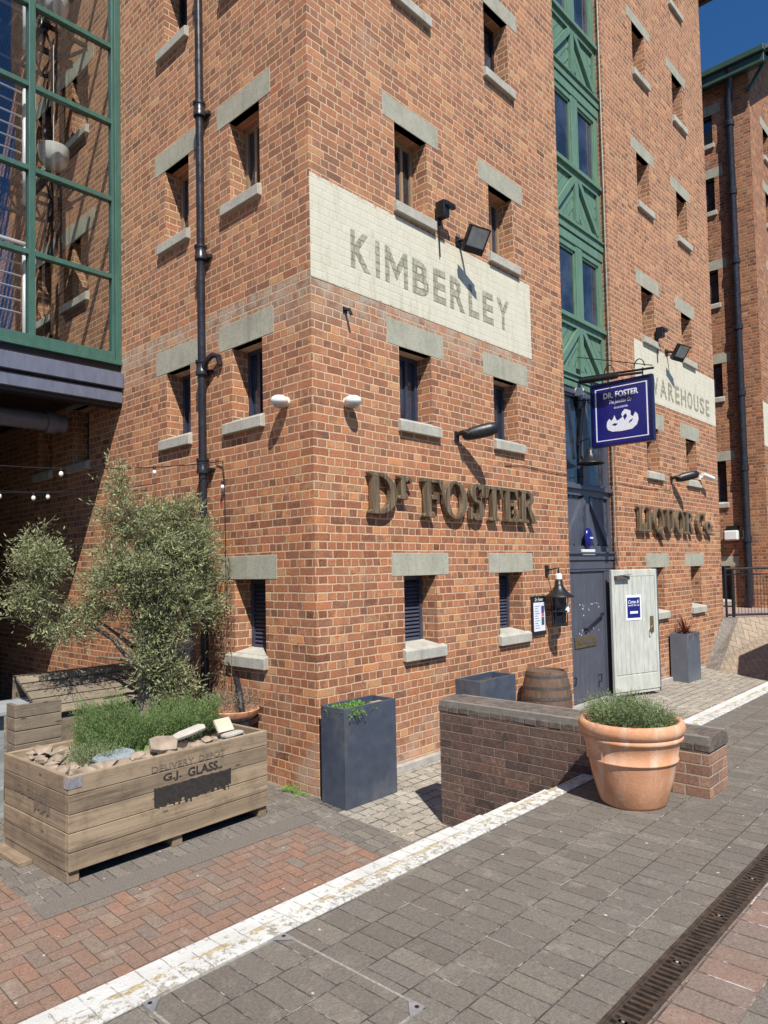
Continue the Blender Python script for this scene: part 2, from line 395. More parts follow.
def paver_mat(name, h, wS, joint, cols, jointcol, bond='running', swap=False, jit=.003, spots=(.55,.52,.47), off=(0,0), bd=.004, light_joint=.5):
    t = NT(name); u, v = floor_uv(t, swap); P = t.wpos()
    if off[0]: u = t.math('ADD', u, off[0])
    if off[1]: v = t.math('ADD', v, off[1])
    mask, r1, r2, d = brick_core(t, u, v, h, wS, joint, bond, jit)
    c = t.ramp(r1, cols)
    c = t.mix(1., c, t.ramp(t.noise(P, 75, 5, .85), [(.3,(.55,.55,.55)),(.7,(1.45,1.45,1.45))]), 'MULTIPLY')
    c = weather(t, c, P, spots)
    mask = t.math('MAXIMUM', mask, t.rng(t.noise(P, 9, 5, .8), .46, .6, 0, .85))
    jc = t.mix(t.rng(t.noise(P, 3.2, 4, .8), .52, .6), jointcol, tuple(min(1, x*5+.12*light_joint) for x in jointcol))
    c = t.mix(mask, jc, c)
    hgt = t.math('ADD', mask, t.math('MULTIPLY', t.noise(P, 150, 4, .7), .3)); hgt = t.math('ADD', hgt, t.math('MULTIPLY', r2, .3))
    return t.bsdf(c, .85, bump=hgt, bdist=bd, spec=.25)
def herring_mat(name, w, joint, cols, jointcol, rot=0, spots=(.55,.52,.47)):
    t = NT(name); P = t.wpos(); p = t.sep(P)
    if rot:
        cs, sn = math.cos(rot), math.sin(rot)
        u = t.math('ADD', t.math('MULTIPLY', p[0], cs), t.math('MULTIPLY', p[1], sn)); v = t.math('SUBTRACT', t.math('MULTIPLY', p[1], cs), t.math('MULTIPLY', p[0], sn))
    else: u, v = p[0], p[1]
    nz = t.sep(t.noise(P, 8, 2, .5, col=True))
    u = t.math('ADD', u, t.math('MULTIPLY', t.math('SUBTRACT', nz[0], .5), .008)); v = t.math('ADD', v, t.math('MULTIPLY', t.math('SUBTRACT', nz[1], .5), .008))
    U = t.math('DIVIDE', u, w); V = t.math('DIVIDE', v, w)
    i = t.math('FLOOR', U); j = t.math('FLOOR', V); fu = t.math('FRACT', U); fv = t.math('FRACT', V)
    m = t.math('FLOORED_MODULO', t.math('SUBTRACT', i, j), 4.)
    eq = lambda k: t.math('COMPARE', m, float(k), .1)
    big = 9.
    dl = t.math('ADD', fu, t.math('MULTIPLY', eq(1), big)); dr = t.math('ADD', t.math('SUBTRACT', 1., fu), t.math('MULTIPLY', eq(0), big))
    db = t.math('ADD', fv, t.math('MULTIPLY', eq(2), big)); dt = t.math('ADD', t.math('SUBTRACT', 1., fv), t.math('MULTIPLY', eq(3), big))
    d = t.math('MULTIPLY', t.math('MINIMUM', t.math('MINIMUM', dl, dr), t.math('MINIMUM', db, dt)), w)
    mask = t.rng(d, joint*.5-.001, joint*.5+.003, smooth=True)
    ci = t.math('SUBTRACT', i, eq(1)); cj = t.math('ADD', j, eq(3))
    hs = t.n('ShaderNodeTexWhiteNoise', noise_dimensions='2D'); t.L(t.comb(ci, cj, 0.), hs.inputs['Vector'])
    c = t.ramp(hs.outputs['Value'], cols)
    c = t.mix(1., c, t.ramp(t.noise(P, 75, 5, .85), [(.3,(.6,.6,.6)),(.7,(1.4,1.4,1.4))]), 'MULTIPLY')
    c = weather(t, c, P, spots); mask = t.math('MAXIMUM', mask, t.rng(t.noise(P, 9, 5, .8), .48, .62, 0, .8)); c = t.mix(mask, jointcol, c)
    hgt = t.math('ADD', mask, t.math('MULTIPLY', t.noise(P, 150, 4, .7), .3))
    return t.bsdf(c, .85, bump=hgt, bdist=.004, spec=.25)
GREY = [(0,(.125,.107,.09)),(.35,(.15,.13,.11)),(.65,(.137,.12,.102)),(.85,(.175,.153,.125)),(1,(.145,.13,.115))]
M['pave_up'] = paver_mat('grey_brown_block_paving', .23, .117, .0045, GREY, (.075,.065,.053), 'random', off=(0,-.02), jit=.003)
M['pave_tan'] = paver_mat('reddish_block_strip', .23, .135, .007, [(0,(.2,.135,.105)),(.5,(.24,.15,.115)),(1,(.17,.14,.12))], (.1,.08,.07), 'stack', off=(0,4.43), light_joint=1.2)
M['pave_grey'] = paver_mat('grey_block_border', .2, .1, .006, [(0,(.13,.115,.1)),(.5,(.155,.135,.118)),(1,(.19,.165,.14))], (.08,.07,.06), 'running')
M['pave_red'] = herring_mat('red_herringbone_paving', .1, .004, [(0,(.165,.13,.108)),(.2,(.235,.13,.09)),(.45,(.21,.135,.1)),(.7,(.26,.135,.09)),(.85,(.18,.14,.115)),(1,(.25,.165,.115))], (.105,.08,.062))
M['bank'] = herring_mat('brown_bank_paving', .1, .007, [(0,(.3,.23,.16)),(.5,(.36,.28,.2)),(1,(.26,.2,.145))], (.12,.1,.08), rot=.5)
M['cobble'] = paver_mat('pale_sett_paving', .13, .16, .014, [(0,(.27,.24,.2)),(.4,(.36,.325,.27)),(.75,(.31,.28,.23)),(1,(.42,.38,.31))], (.13,.11,.085), 'random', jit=.007, bd=.009, light_joint=.2)
M['terrace'] = paver_mat('pink_terrace_paving', .2, .1, .006, [(0,(.36,.24,.2)),(1,(.42,.3,.26))], (.15,.12,.1), 'running')
def kerb_mat():
    t = NT('worn_white_kerb_paint'); u, v = floor_uv(t); P = t.wpos(); nz = t.sep(t.noise(P, 12, 3, .6, col=True))
    uj = t.math('ADD', u, t.math('MULTIPLY', nz[0], .02)); vj = t.math('ADD', v, t.math('MULTIPLY', t.math('SUBTRACT', nz[1], .5), .025))
    fr = t.math('FRACT', t.math('DIVIDE', uj, .115)); d = t.math('MULTIPLY', t.math('MINIMUM', fr, t.math('SUBTRACT', 1., fr)), .115)
    mask = t.math('MAXIMUM', t.rng(d, .0008, .004), t.rng(t.noise(P, 14, 4, .7), .45, .6))
    n = t.noise(P, 20, 6, .82); near = t.rng(v, -2.615, -2.64)
    c = t.mix(t.rng(t.noise(P, 4, 4), .35, .7), (.56,.555,.52), (.66,.66,.63))
    wear = t.rng(t.math('ADD', n, t.math('MULTIPLY', near, .075)), .575, .63, 0, .9)
    c = t.mix(wear, c, t.mix(t.rng(t.noise(P, 60, 4), .35, .65), (.17,.145,.11), (.42,.38,.3)))
    yel = t.math('MULTIPLY', t.rng(t.math('ABSOLUTE', t.math('ADD', vj, 2.632)), .026, .014), t.rng(t.noise(P, 5, 6, .85), .47, .53))
    c = t.mix(t.math('MULTIPLY', yel, .85), c, t.mix(t.noise(P, 50, 4), (.3,.22,.1), (.52,.4,.2)))
    crk = t.math('MULTIPLY', t.rng(t.math('ABSOLUTE', t.math('ADD', vj, 2.617)), .004, .001), t.rng(t.noise(P, 8, 4, .8), .4, .5)); c = t.mix(t.math('MULTIPLY', crk, .7), c, (.12,.1,.08))
    c = t.mix(mask, (.34,.31,.26), c)
    return t.bsdf(c, .85, bump=t.math('ADD', t.math('MULTIPLY', mask, .5), t.noise(P, 40, 6, .8)), bdist=.006, spec=.2)
M['kerb'] = kerb_mat()
M['ground'] = simple('asphalt', (.06,.06,.058), .9, 0, .3, 5)
M['gravel'] = simple('grey_ground', (.2,.18,.16), .9, 0, .3, 5)
def clear_glass():
    t = NT('tinted_clear_glass')
    tr = t.n('ShaderNodeBsdfTransparent'); tr.inputs[0].default_value = (.95,.97,.96,1)
    gl = t.n('ShaderNodeBsdfGlossy'); gl.inputs['Roughness'].default_value = .01; gl.inputs[0].default_value = (.9,.95,1,1)
    gg = t.n('ShaderNodeNewGeometry'); dt = t.n('ShaderNodeVectorMath', operation='DOT_PRODUCT'); t.L(gg.outputs['Incoming'], dt.inputs[0]); t.L(gg.outputs['Normal'], dt.inputs[1])
    fz = t.math('ADD', .15, t.math('MULTIPLY', .85, t.math('POWER', t.math('SUBTRACT', 1., t.math('ABSOLUTE', dt.outputs['Value'])), 4.)))
    b = t.n('ShaderNodeBump'); b.inputs['Distance'].default_value = .01; b.inputs['Strength'].default_value = .3
    t.L(t.noise(t.wpos(), .9, 1), b.inputs['Height']); t.L(b.outputs[0], gl.inputs['Normal'])
    mx = t.n('ShaderNodeMixShader'); t.L(fz, mx.inputs[0]); t.L(tr.outputs[0], mx.inputs[1]); t.L(gl.outputs[0], mx.inputs[2])
    t.L(mx.outputs[0], t.out.inputs[0]); return t.m
M['glass'] = clear_glass()
M['steel_white'] = simple('white_handrail_paint', (.7,.72,.72), .3, .1, .05, 6)
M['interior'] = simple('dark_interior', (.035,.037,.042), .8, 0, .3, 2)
M['bowl'] = simple('frosted_bowl_lamp', (.6,.6,.56), .3, 0, .05, 6)
M['slate'] = simple('roof_slate', (.08,.085,.1), .6, 0, .3, 6)
M['bulb'] = simple('frosted_bulb', (.8,.78,.72), .2, 0, .05, 6)

# ------------------------------------------------------------------ text helper
def text_polys(s, offset=0., shear=0.):
    cu = bpy.data.curves.new('t', 'FONT'); cu.body = s; cu.offset = offset; cu.shear = shear; cu.resolution_u = 3
    o = bpy.data.objects.new('t', cu); COL.objects.link(o)
    dg = bpy.context.evaluated_depsgraph_get(); dg.update()
    me = bpy.data.meshes.new_from_object(o.evaluated_get(dg))
    vs = [v.co.copy() for v in me.vertices]; fs = [tuple(p.vertices) for p in me.polygons]
    bpy.data.objects.remove(o); bpy.data.curves.remove(cu); bpy.data.meshes.remove(me)
    x0 = min(v.x for v in vs); x1 = max(v.x for v in vs); y0 = min(v.y for v in vs); y1 = max(v.y for v in vs)
    return [((v.x-x0)/(x1-x0), (v.y-y0)/(y1-y0)) for v in vs], fs
def painted_word(s, x0, x1, z0, z1, y, off):
    W_ = {'I':.17,'M':.98,'W':1.2,'E':.62,'L':.58,'A':.9}; ws = [W_.get(c, .76) for c in s]; gap = .22; tot = sum(ws)+gap*(len(s)-1); k = (x1-x0)/tot; x = x0; mb = MB()
    for c, w in zip(s, ws):
        if c == 'I': vs, fs = [(0,0),(1,0),(1,1),(0,1)], [(0,1,2,3)]
        elif c == 'M':
            vs = [(0,0),(.18,0),(.18,1),(0,1),(.5,.12),(.5,.52),(.82,1),(.82,0),(1,0),(1,1),(.18,.66),(.82,.66)]
            fs = [(0,1,2,3),(7,8,9,6),(10,4,5,2),(4,11,6,5)]
        else: vs, fs = text_polys(c, off)
        mb.add([(x+u*w*k, y, z0+v*(z1-z0)) for u, v in vs], fs); x += (w+gap)*k
    return mb
def text_mb(s, fr, offset=0., shear=0.):     # fr(u,v) -> point, u,v in 0..1
    vs, fs = text_polys(s, offset, shear); mb = MB(); mb.add([fr(u, v) for u, v in vs], fs); return mb

# ------------------------------------------------------------------ serif glyphs (cap height 1)
def arc(cx, cy, rx, ry, a0, a1, n=14): return [(cx+rx*math.cos(R_(a0+(a1-a0)*i/n)), cy+ry*math.sin(R_(a0+(a1-a0)*i/n))) for i in range(n+1)]
def ring(cx, cy, rx, ry, tx, ty, a0, a1): return arc(cx,cy,rx,ry,a0,a1) + arc(cx,cy,rx-tx,ry-ty,a1,a0)
def bx(x0, x1, y0, y1): return [(x0,y0),(x1,y0),(x1,y1),(x0,y1)]
def foot(x0, x1, y, up): # bracketed serif
    e = .07*up; return [(x0,y),(x1,y),(x1,y+e*.7),(x1-.06,y+e*1.5),(x0+.06,y+e*1.5),(x0,y+e*.7)] if up > 0 else [(x0,y+e*.7),(x0+.06,y+e*1.5),(x1-.06,y+e*1.5),(x1,y+e*.7),(x1,y),(x0,y)]
G = {
 'D': (.84, [bx(.09,.29,.0,1.), foot(0,.42,0,1), foot(0,.42,1,-1), ring(.28,.5,.56,.5,.21,.09,-90,90)]),
 'r': (.5, [bx(.08,.26,.42,.98), foot(0,.34,.4,1), foot(0,.26,1,-1), ring(.36,.76,.16,.22,.1,.1,20,150)]),
 'F': (.74, [bx(.09,.29,0,1.), foot(0,.43,0,1), bx(0,.74,.9,1.), [(.74,.9),(.74,.66),(.67,.66),(.58,.9)], bx(.3,.52,.46,.56), [(.5,.36),(.58,.36),(.58,.66),(.5,.66)]]),
 'O': (.86, [ring(.43,.5,.43,.52,.2,.08,90,270), ring(.43,.5,.43,.52,.2,.08,-90,90)]),
 'S': (.64, [ring(.32,.745,.28,.275,.2,.09,30,270), ring(.32,.27,.3,.29,.22,.09,-150,90), bx(.53,.6,.66,1.), bx(.02,.09,.0,.34)]),
 'T': (.78, [bx(.29,.49,0,1.), foot(.16,.62,0,1), bx(0,.78,.9,1.), [(0,.9),(.14,.9),(.07,.64),(0,.64)], [(.64,.9),(.78,.9),(.78,.64),(.71,.64)]]),
 'E': (.76, [bx(.09,.29,0,1.), bx(0,.74,.9,1.), bx(0,.76,0,.1), [(.74,.9),(.74,.66),(.67,.66),(.58,.9)], [(.76,.1),(.6,.1),(.69,.36),(.76,.36)], bx(.3,.52,.46,.56), bx(.5,.57,.36,.66)]),
 'R': (.86, [bx(.09,.29,0,1.), foot(0,.43,0,1), foot(0,.43,1,-1), ring(.28,.74,.42,.26,.2,.08,-90,90), [(.34,.5),(.5,.52),(.86,.0),(.6,.0)]]),
 'L': (.7, [bx(.09,.29,0,1.), foot(0,.43,1,-1), bx(0,.7,0,.1), [(.7,.1),(.54,.1),(.63,.38),(.7,.38)]]),
 'I': (.43, [bx(.09,.29,0,1.), foot(0,.43,0,1), foot(0,.43,1,-1)]),
 'Q': (.88, [ring(.43,.5,.43,.52,.2,.08,90,270), ring(.43,.5,.43,.52,.2,.08,-90,90), [(.4,.1),(.56,.14),(.95,-.3),(.7,-.3)]]),
 'U': (.84, [bx(.09,.32,.3,1.), bx(.62,.74,.3,1.), foot(0,.42,1,-1), foot(.54,.84,1,-1), ring(.415,.32,.325,.34,.2,.1,180,360)]),
 'C': (.74, [ring(.42,.5,.42,.52,.2,.08,50,310), bx(.64,.72,.66,1.0), ]),
 'o': (.5, [ring(.25,.34,.25,.3,.14,.07,90,270), ring(.25,.34,.25,.3,.14,.07,-90,90), bx(.4,.62,.02,.12)]),
}
SKY, SUN, EXPO = .08, 5.0, .4
# ================================================================== GROUND
LZ = lambda y: -.61 + .06*min(y, 0.)
def sheet(name, x0, x1, y0, y1, z, mat, slope=False, dz=0):
    mb = MB(); f = (lambda y: LZ(y)+dz) if slope else (lambda y: z)
    mb.quad((x0,y0,f(y0)),(x1,y0,f(y0)),(x1,y1,f(y1)),(x0,y1,f(y1))); return struct(name, mb, mat)
sheet('ground', -400, 400, -400, 400, -1.1, M['ground'])
sheet('upper_pavement', -30, 60, -4.06, -2.73, 0, M['pave_up'])
sheet('upper_pavement', -30, 60, -14, -4.43, 0, M['pave_up'])
sheet('reddish_paving_strip', -30, 60, -4.43, -4.19, 0, M['pave_tan'])
mb = MB(); mb.box(-30, 60, -14, -14.3, -1.05, -.004); struct('quay_edge', mb, M['concrete'])
# kerb: near row + stepped far row, retaining face below
k = MB(); k.box(-30, 60, -2.735, -2.62, -.2, .008)
steps = [(-30,-1.95,-2.51),(-1.95,-1.15,-2.515),(-1.15,-.86,-2.53),(-.86,-.52,-2.55),(-.52,-.14,-2.585),(-.14,.366,-2.612),(.74,2.2,-2.60),(2.2,60,-2.52)]
for a, b, y in steps: k.box(a+.002, b-.002, -2.618, y, -.2, .006)
struct('kerb', k, M['kerb'], bevel=.006)
k = MB(); k.box(-30, 60, -2.74, -2.63, -1.05, -.203); struct('kerb_retaining_face', k, M['eng'])
# lower forecourt
def poly_sheet(name, pts, mat):
    mb = MB(); mb.add([(x, y, LZ(y)) for x, y in pts], [tuple(range(len(pts)))]); return struct(name, mb, mat)
mb = MB(); mb.add([(-2.75,-.41,LZ(-.41)+.004),(-.5,-.41,LZ(-.41)+.004),(-.5,-.2,LZ(-.2)+.004),(-2.75,-.2,LZ(-.2)+.004)],[(0,1,2,3)]); struct('grey_edging_strip', mb, M['edging'])
sheet('red_paving', -30, -.5, -2.63, -.4, 0, M['pave_red'], True)
sheet('grey_paving_border', -.5, -.12, -2.63, -.4, 0, M['pave_grey'], True)
sheet('cobbled_forecourt', -.12, 13, -2.63, -.0, 0, M['cobble'], True)
sheet('grey_paving', -2.75, 0, -.4, 0, 0, M['pave_grey'], True)
sheet('grey_paving', -2.75, 0, 0, 2.2, -.61, M['pave_grey'])
sheet('red_paving', -30, -2.75, -.4, 0, 0, M['pave_red'], True)
sheet('red_paving', -30, -2.75, 0, 30, -.61, M['pave_red'])
sheet('passage_floor', -2.75, 0, 2.2, 30, -.61, M['pave_grey'])
# concrete plinth strip along the foot of the front wall
mb = MB(); mb.box(.68, 5.1, -.07, .0, -.62, -.535); mb.box(6.85, 10.6, -.07, .0, -.62, -.545); struct('wall_foot_concrete', mb, M['concrete'], bevel=.01)
mb = MB(); mb.box(5.13, 6.8, -.05, .3, -.62, -.575); struct('door_step', mb, M['concrete'], bevel=.008)
# bank and terrace
mb = MB(); mb.add([(10.75,0,-.62),(10.3,-1.2,-.69),(10.2,-2.5,-.77),(11.93,0,.354),(13.1,-1.12,.354),(14.5,-2.5,.354)], [(0,1,4,3),(1,2,5,4)])
struct('paved_bank', mb, M['bank'])
mb = MB(); mb.add([(10.75,.0,-.615),(10.65,-.3,-.632),(12.18,-.26,.36),(11.93,0,.36)], [(0,1,2,3)]); struct('bank_edge_course', mb, M['pave_grey'])
mb = MB(); mb.add([(11.93,0,.354),(13.1,-1.12,.354),(14.5,-2.5,.354),(40,-2.5,.354),(40,30,.5),(12.0,30,.5),(12.0,0,.354)], [(0,1,2,3,4,5,6)]); struct('terrace', mb, M['terrace'])
mb = MB(); mb.box(14.3, 40, -2.52, -2.4, -.1, .35); struct('terrace_edge', mb, M['eng'])
# drain channel
mb = MB(); mb.add([(-30,-4.19,-.12),(60,-4.19,-.12),(60,-4.06,-.12),(-30,-4.06,-.12),(-30,-4.19,0),(60,-4.19,0),(60,-4.06,0),(-30,-4.06,0)], [(0,1,2,3),(0,4,5,1),(3,2,6,7)])
struct('drain_trench', mb, M['soil'])
M['grate'] = simple('rusted_cast_iron', (.07,.05,.038), .65, .3, .5, 25, .001, 90, dirt=((.16,.09,.05),.5))
dr = thing('drain_grate', 'long rusty slotted drain grate set across the grey block paving', 'drain grate', (-1,-4.12,0))
mb = MB(); mb.box(-6, 14, -4.075, -4.06, -.03, .004); mb.box(-6, 14, -4.19, -4.175, -.03, .004); build('frame', mb, M['grate'], dr)
for s in range(-6, 12):
    x = s*.5; mb = MB(); mb.box(x+.003, x+.012, -4.174, -4.076, -.02, .002); mb.box(x+.488, x+.497, -4.174, -4.076, -.02, .002)
    mb.box(x+.01, x+.49, -4.174, -4.166, -.02, .001); mb.box(x+.01, x+.49, -4.084, -4.076, -.02, .001)
    for i in range(13):
        xx = x+.03+i*.0355; mb.box(xx, xx+.015, -4.168, -4.082, -.02, .0015 if i != 6 else .003)
    mb.box(x+.225, x+.275, -4.142, -4.108, -.02, .003)
    g = build('grate', mb, M['grate'], dr)
    mb = MB(); mb.lathe([(.006,.0028),(.006,.005),(.003,.006)], (x+.25,-4.125,0), 8); build('bolt', mb, M['conduit'], g)
# recessed cover frame
mh = thing('inspection_cover', 'thin pale metal frame of a paved-over inspection cover beside the white kerb', 'manhole cover', (-2.98,-3.15,0))
mb = MB(); w=.012
for (a,b,c,d) in ((-3.32,-2.64,-2.752,-2.752+w),(-3.32,-2.64,-3.55,-3.55+w),(-3.32,-3.32+w,-3.55,-2.74),(-2.64-w,-2.64,-3.55,-2.74)): mb.box(a,b,c,d,-.01,.003)
build('frame', mb, M['edging_l'], mh)
for (x,y,sx,sy) in ((-2.64,-2.74,-1,-1),(-2.64,-3.55,-1,1),(-3.32,-2.74,1,-1),(-3.32,-3.55,1,1)):
    mb = MB(); mb.prism([(x,y),(x+sx*.085,y),(x,y+sy*.085)], lambda u,v,t: (u,v,.0035+.003*t)); c=build('corner_plate', mb, M['galv'], mh)
    mb = MB(); mb.lathe([(.009,0),(.009,.001)], (x+sx*.022,y+sy*.022,.0068), 8); build('keyhole', mb, M['black'], c)

# ================================================================== WALL BUILDER
def wall_face(mb, P, u0, u1, z0, z1, ops, depth=.29):
    us = sorted({u0, u1} | {o[0] for o in ops} | {o[1] for o in ops}); zs = sorted({z0, z1} | {o[2] for o in ops} | {o[3] for o in ops})
    us = [u for u in us if u0 <= u <= u1]; zs = [z for z in zs if z0 <= z <= z1]
    for i in range(len(us)-1):
        for j in range(len(zs)-1):
            cu, cz = (us[i]+us[i+1])/2, (zs[j]+zs[j+1])/2
            if any(o[0] < cu < o[1] and o[2] < cz < o[3] for o in ops): continue
            mb.quad(P(us[i],zs[j],0), P(us[i+1],zs[j],0), P(us[i+1],zs[j+1],0), P(us[i],zs[j+1],0))
    for a, b, c, d in ops:
        mb.quad(P(a,c,0),P(a,c,depth),P(a,d,depth),P(a,d,0)); mb.quad(P(b,c,depth),P(b,c,0),P(b,d,0),P(b,d,depth))
        mb.quad(P(a,d,0),P(a,d,depth),P(b,d,depth),P(b,d,0)); mb.quad(P(a,c,depth),P(a,c,0),P(b,c,0),P(b,c,depth))
def fr_box(mb, P, u0, u1, z0, z1, d0, d1):
    vs = [P(u,z,d) for d in (d0,d1) for (u,z) in ((u0,z0),(u1,z0),(u1,z1),(u0,z1))]
    mb.add(vs, [(0,1,2,3),(7,6,5,4),(4,5,1,0),(5,6,2,1),(6,7,3,2),(7,4,0,3)])
def window(root, P, u0, u1, z0, z1, style, dep=.225, flip=False):
    """frame, pane / louvres; the lintel and sill are parts of the building"""
    fm = {'louvre':M['louvre'],'navy':M['navy_frame'],'wood':M['wood_frame'],'dark':M['black']}[style]
    mb = MB(); t=.05
    fr_box(mb,P,u0,u0+t,z0,z1,dep,dep+.06); fr_box(mb,P,u1-t,u1,z0,z1,dep,dep+.06); fr_box(mb,P,u0+t,u1-t,z1-t,z1,dep,dep+.06); fr_box(mb,P,u0+t,u1-t,z0,z0+t,dep-.01,dep+.06)
    if style in ('navy','wood'):
        um = u0+(u1-u0)*(.62); fr_box(mb,P,um,um+.045,z0+t,z1-t,dep+.005,dep+.055)
    w = build('window', mb, fm, root)
    if style == 'louvre':
        lb = MB(); n = int((z1-z0-2*t)/.045)
        for i in range(n):
            z = z0+t+i*.045
            lb.add([P(u0+t,z,dep+.01),P(u1-t,z,dep+.01),P(u1-t,z+.04,dep+.045),P(u0+t,z+.04,dep+.045),P(u0+t,z+.008,dep+.01),P(u1-t,z+.008,dep+.01),P(u1-t,z+.048,dep+.045),P(u0+t,z+.048,dep+.045)],
                   [(0,1,5,4),(4,5,6,7),(3,2,1,0),(1,2,6,5),(0,4,7,3)])
        build('louvre', lb, fm, w)
        bk = MB(); fr_box(bk,P,u0,u1,z0,z1,dep+.07,dep+.08); build('backing', bk, M['black'], w)
    else:
        pb = MB(); fr_box(pb,P,u0+.03,u1-.03,z0+.03,z1-.03,dep+.03,dep+.04); build('pane', pb, M['glassd'], w)
    return w
def lintel_sill(root, P, u0, u1, z0, z1, lw=.225, lh=.265, slab=.1, j=0., lint=None, sl=None):
    a, b = lint if lint else (u0-lw, u1+lw)
    mb = MB(); fr_box(mb,P,a,b,z1,z1+lh,-.004,.1); build('lintel', mb, M['lintel'], root, bevel=.006)
    a, b = sl if sl else (u0-.045, u1+.11)
    mb = MB()
    vs = [P(a,z0-.15,-.06),P(b,z0-.15,-.06),P(b,z0-.15,.1),P(a,z0-.15,.1),P(a,z0-.03,-.06),P(b,z0-.03,-.06),P(b,z0-.003,.002),P(a,z0-.003,.002)]
    mb.add(vs, [(0,3,2,1),(4,5,6,7),(0,1,5,4),(1,2,6,5),(2,3,7,6),(3,0,4,7)])
    # the part of the sill inside the opening
    mb.add([P(u0+.002,z0-.02,-.004),P(u1-.002,z0-.02,-.004),P(u1-.002,z0-.02,.24),P(u0+.002,z0-.02,.24),P(u0+.002,z0+.004,-.004),P(u1-.002,z0+.004,-.004),P(u1-.002,z0+.045,.24),P(u0+.002,z0+.045,.24)],[(0,3,2,1),(4,5,6,7),(0,1,5,4),(1,2,6,5),(2,3,7,6),(3,0,4,7)])
    build('sill', mb, M['sill'], root, bevel=.008)

PF = lambda u, z, d: (u, d, z)
PL = lambda u, z, d: (d, u, z)
ZR = [(.71,1.515),(3.30,4.13),(5.83,6.755),(8.38,9.31),(10.93,11.85),(13.45,14.2)]
b1 = thing('brick_warehouse', 'tall red brick warehouse with small deep windows, filling most of the view', 'warehouse', (0,0,-.61))
TOP = 15.1
wb = MB()
opA = [(1.32,1.90,a,b) for a,b in ZR]; opB = [(3.21,3.79,a,b) for a,b in ZR]
opC = [(8.16,8.73,a,b) for a,b in ZR]; opD = [(10.13,10.71,a,b) for a,b in ZR]
wall_face(wb, PF, 0, 5.12, -1.0, TOP, opA+opB)
wall_face(wb, PF, 6.83, 12, -1.0, TOP, opC+opD)
lb_ = [(.80,1.36,a,b) for a,b in ZR]; la_ = [(2.22,2.77,a,b) for a,b in ZR]; lc_ = [(4.97,5.52,a,b) for a,b in ZR[1:]]; ld_ = [(6.3,6.85,a,b) for a,b in ZR[1:]]
wall_face(wb, PL, 0, 18, -1.0, TOP, lb_+la_+lc_+ld_)
wb.quad((5.12,0,-1),(5.12,.4,-1),(5.12,.4,TOP),(5.12,0,TOP)); wb.quad((6.83,.4,-1),(6.83,0,-1),(6.83,0,TOP),(6.83,.4,TOP))
wb.quad((12,0,-1),(12,18,-1),(12,18,TOP),(12,0,TOP)); wb.quad((12,18,-1),(0,18,-1),(0,18,TOP),(12,18,TOP))
wb.add([(0,0,TOP),(12,0,TOP),(6,0,19.15)], [(0,1,2)]); wb.add([(0,18,TOP),(12,18,TOP),(6,18,19.15)], [(2,1,0)])
build('wall', wb, M['brick'], b1)
rf = MB()
for sx in (-1, 1):
    e = (6+sx*6.5, 14.85); t = (6, 19.3)
    a = [(e[0],-.55,e[1]),(t[0],-.55,t[1]),(t[0],18.5,t[1]),(e[0],18.5,e[1])]
    rf.add(a+[(x,y,z+.14) for x,y,z in a], [(0,1,2,3),(7,6,5,4),(0,4,5,1),(1,5,6,2),(2,6,7,3),(3,7,4,0)])
build('roof', rf, M['slate'], b1)
M['eave'] = simple('dark_eave_paint', (.018,.022,.02), .5)
mb = MB(); mb.box(12.0, 12.4, -.35, 18.5, 14.74, 14.84); build('eave', mb, M['eave'], b1)
mb = MB(); mb.box(12.38,12.5,-.4,18.5,14.72,14.84); build('gutter', mb, M['eave'], b1)
mb = MB(); mb.box(-.5,0,-.35,18.5,14.74,14.84); build('eave', mb, M['eave'], b1)
mb = MB(); mb.box(.3,11.7,  .45,17.6,14.0,14.05); mb.box(.26,.3,.3,17.6,-.6,14); mb.box(11.7,11.75,.3,17.6,-.6,14); mb.box(.3,11.7,.42,.45,-.6,14); build('inner_lining', mb, M['interior'], b1)
lintC = .225
for cols, P in ((((1.32,1.90),(3.21,3.79),(8.16,8.73),(10.13,10.71)), PF), (((.80,1.36),(2.22,2.77),(4.97,5.52),(6.3,6.85)), PL)):
    for ci, (u0,u1) in enumerate(cols):
        for r, (z0,z1) in enumerate(ZR):
            if P is PL and ci >= 2 and r in (0,): continue
            if P is PL and r >= 5: pass
            if r == 5 and (P is PL or ci < 2): style = 'dark'
            st = {0:'louvre',1:'navy',2:'wood'}.get(r,'dark')
            if P is PF and ci >= 2: st = 'louvre' if r == 0 else ('navy' if r==1 else 'wood')
            window(b1, P, u0, u1, z0, z1, st)
            lh = (.26,.295,.275,.25,.22,.2)[r]
            if P is PF: lintel_sill(b1, P, u0, u1, z0, z1, lh=lh, lint=((1.12,2.14),(2.985,4.06),(7.95,9.0),(9.85,10.9))[ci])
            else: lintel_sill(b1, P, u0, u1, z0, z1, lh=lh, lint=(u0-.2,u1+.25), sl=(u0-.03,u1+.13))
# painted name bands
for (x0,x1,z0,z1,mat,txt,tx0,tx1,tz0,tz1,off) in ((.0,4.2,4.56,5.64,'band_a','KIMBERLEY',.57,3.63,4.83,5.24,.03),(7.75,12,4.62,5.68,'band_b','WAREHOUSE',8.35,11.6,4.78,5.14,.022)):
    mb = MB(); fr_box(mb, PF, x0+.003, x1-.003, z0, z1, -.005, .01); bd = build('painted_band', mb, M[mat], b1)
    mb = painted_word(txt, tx0, tx1, tz0, tz1, -.0085, off); build('painted_lettering', mb, M['wall_letter'], bd)

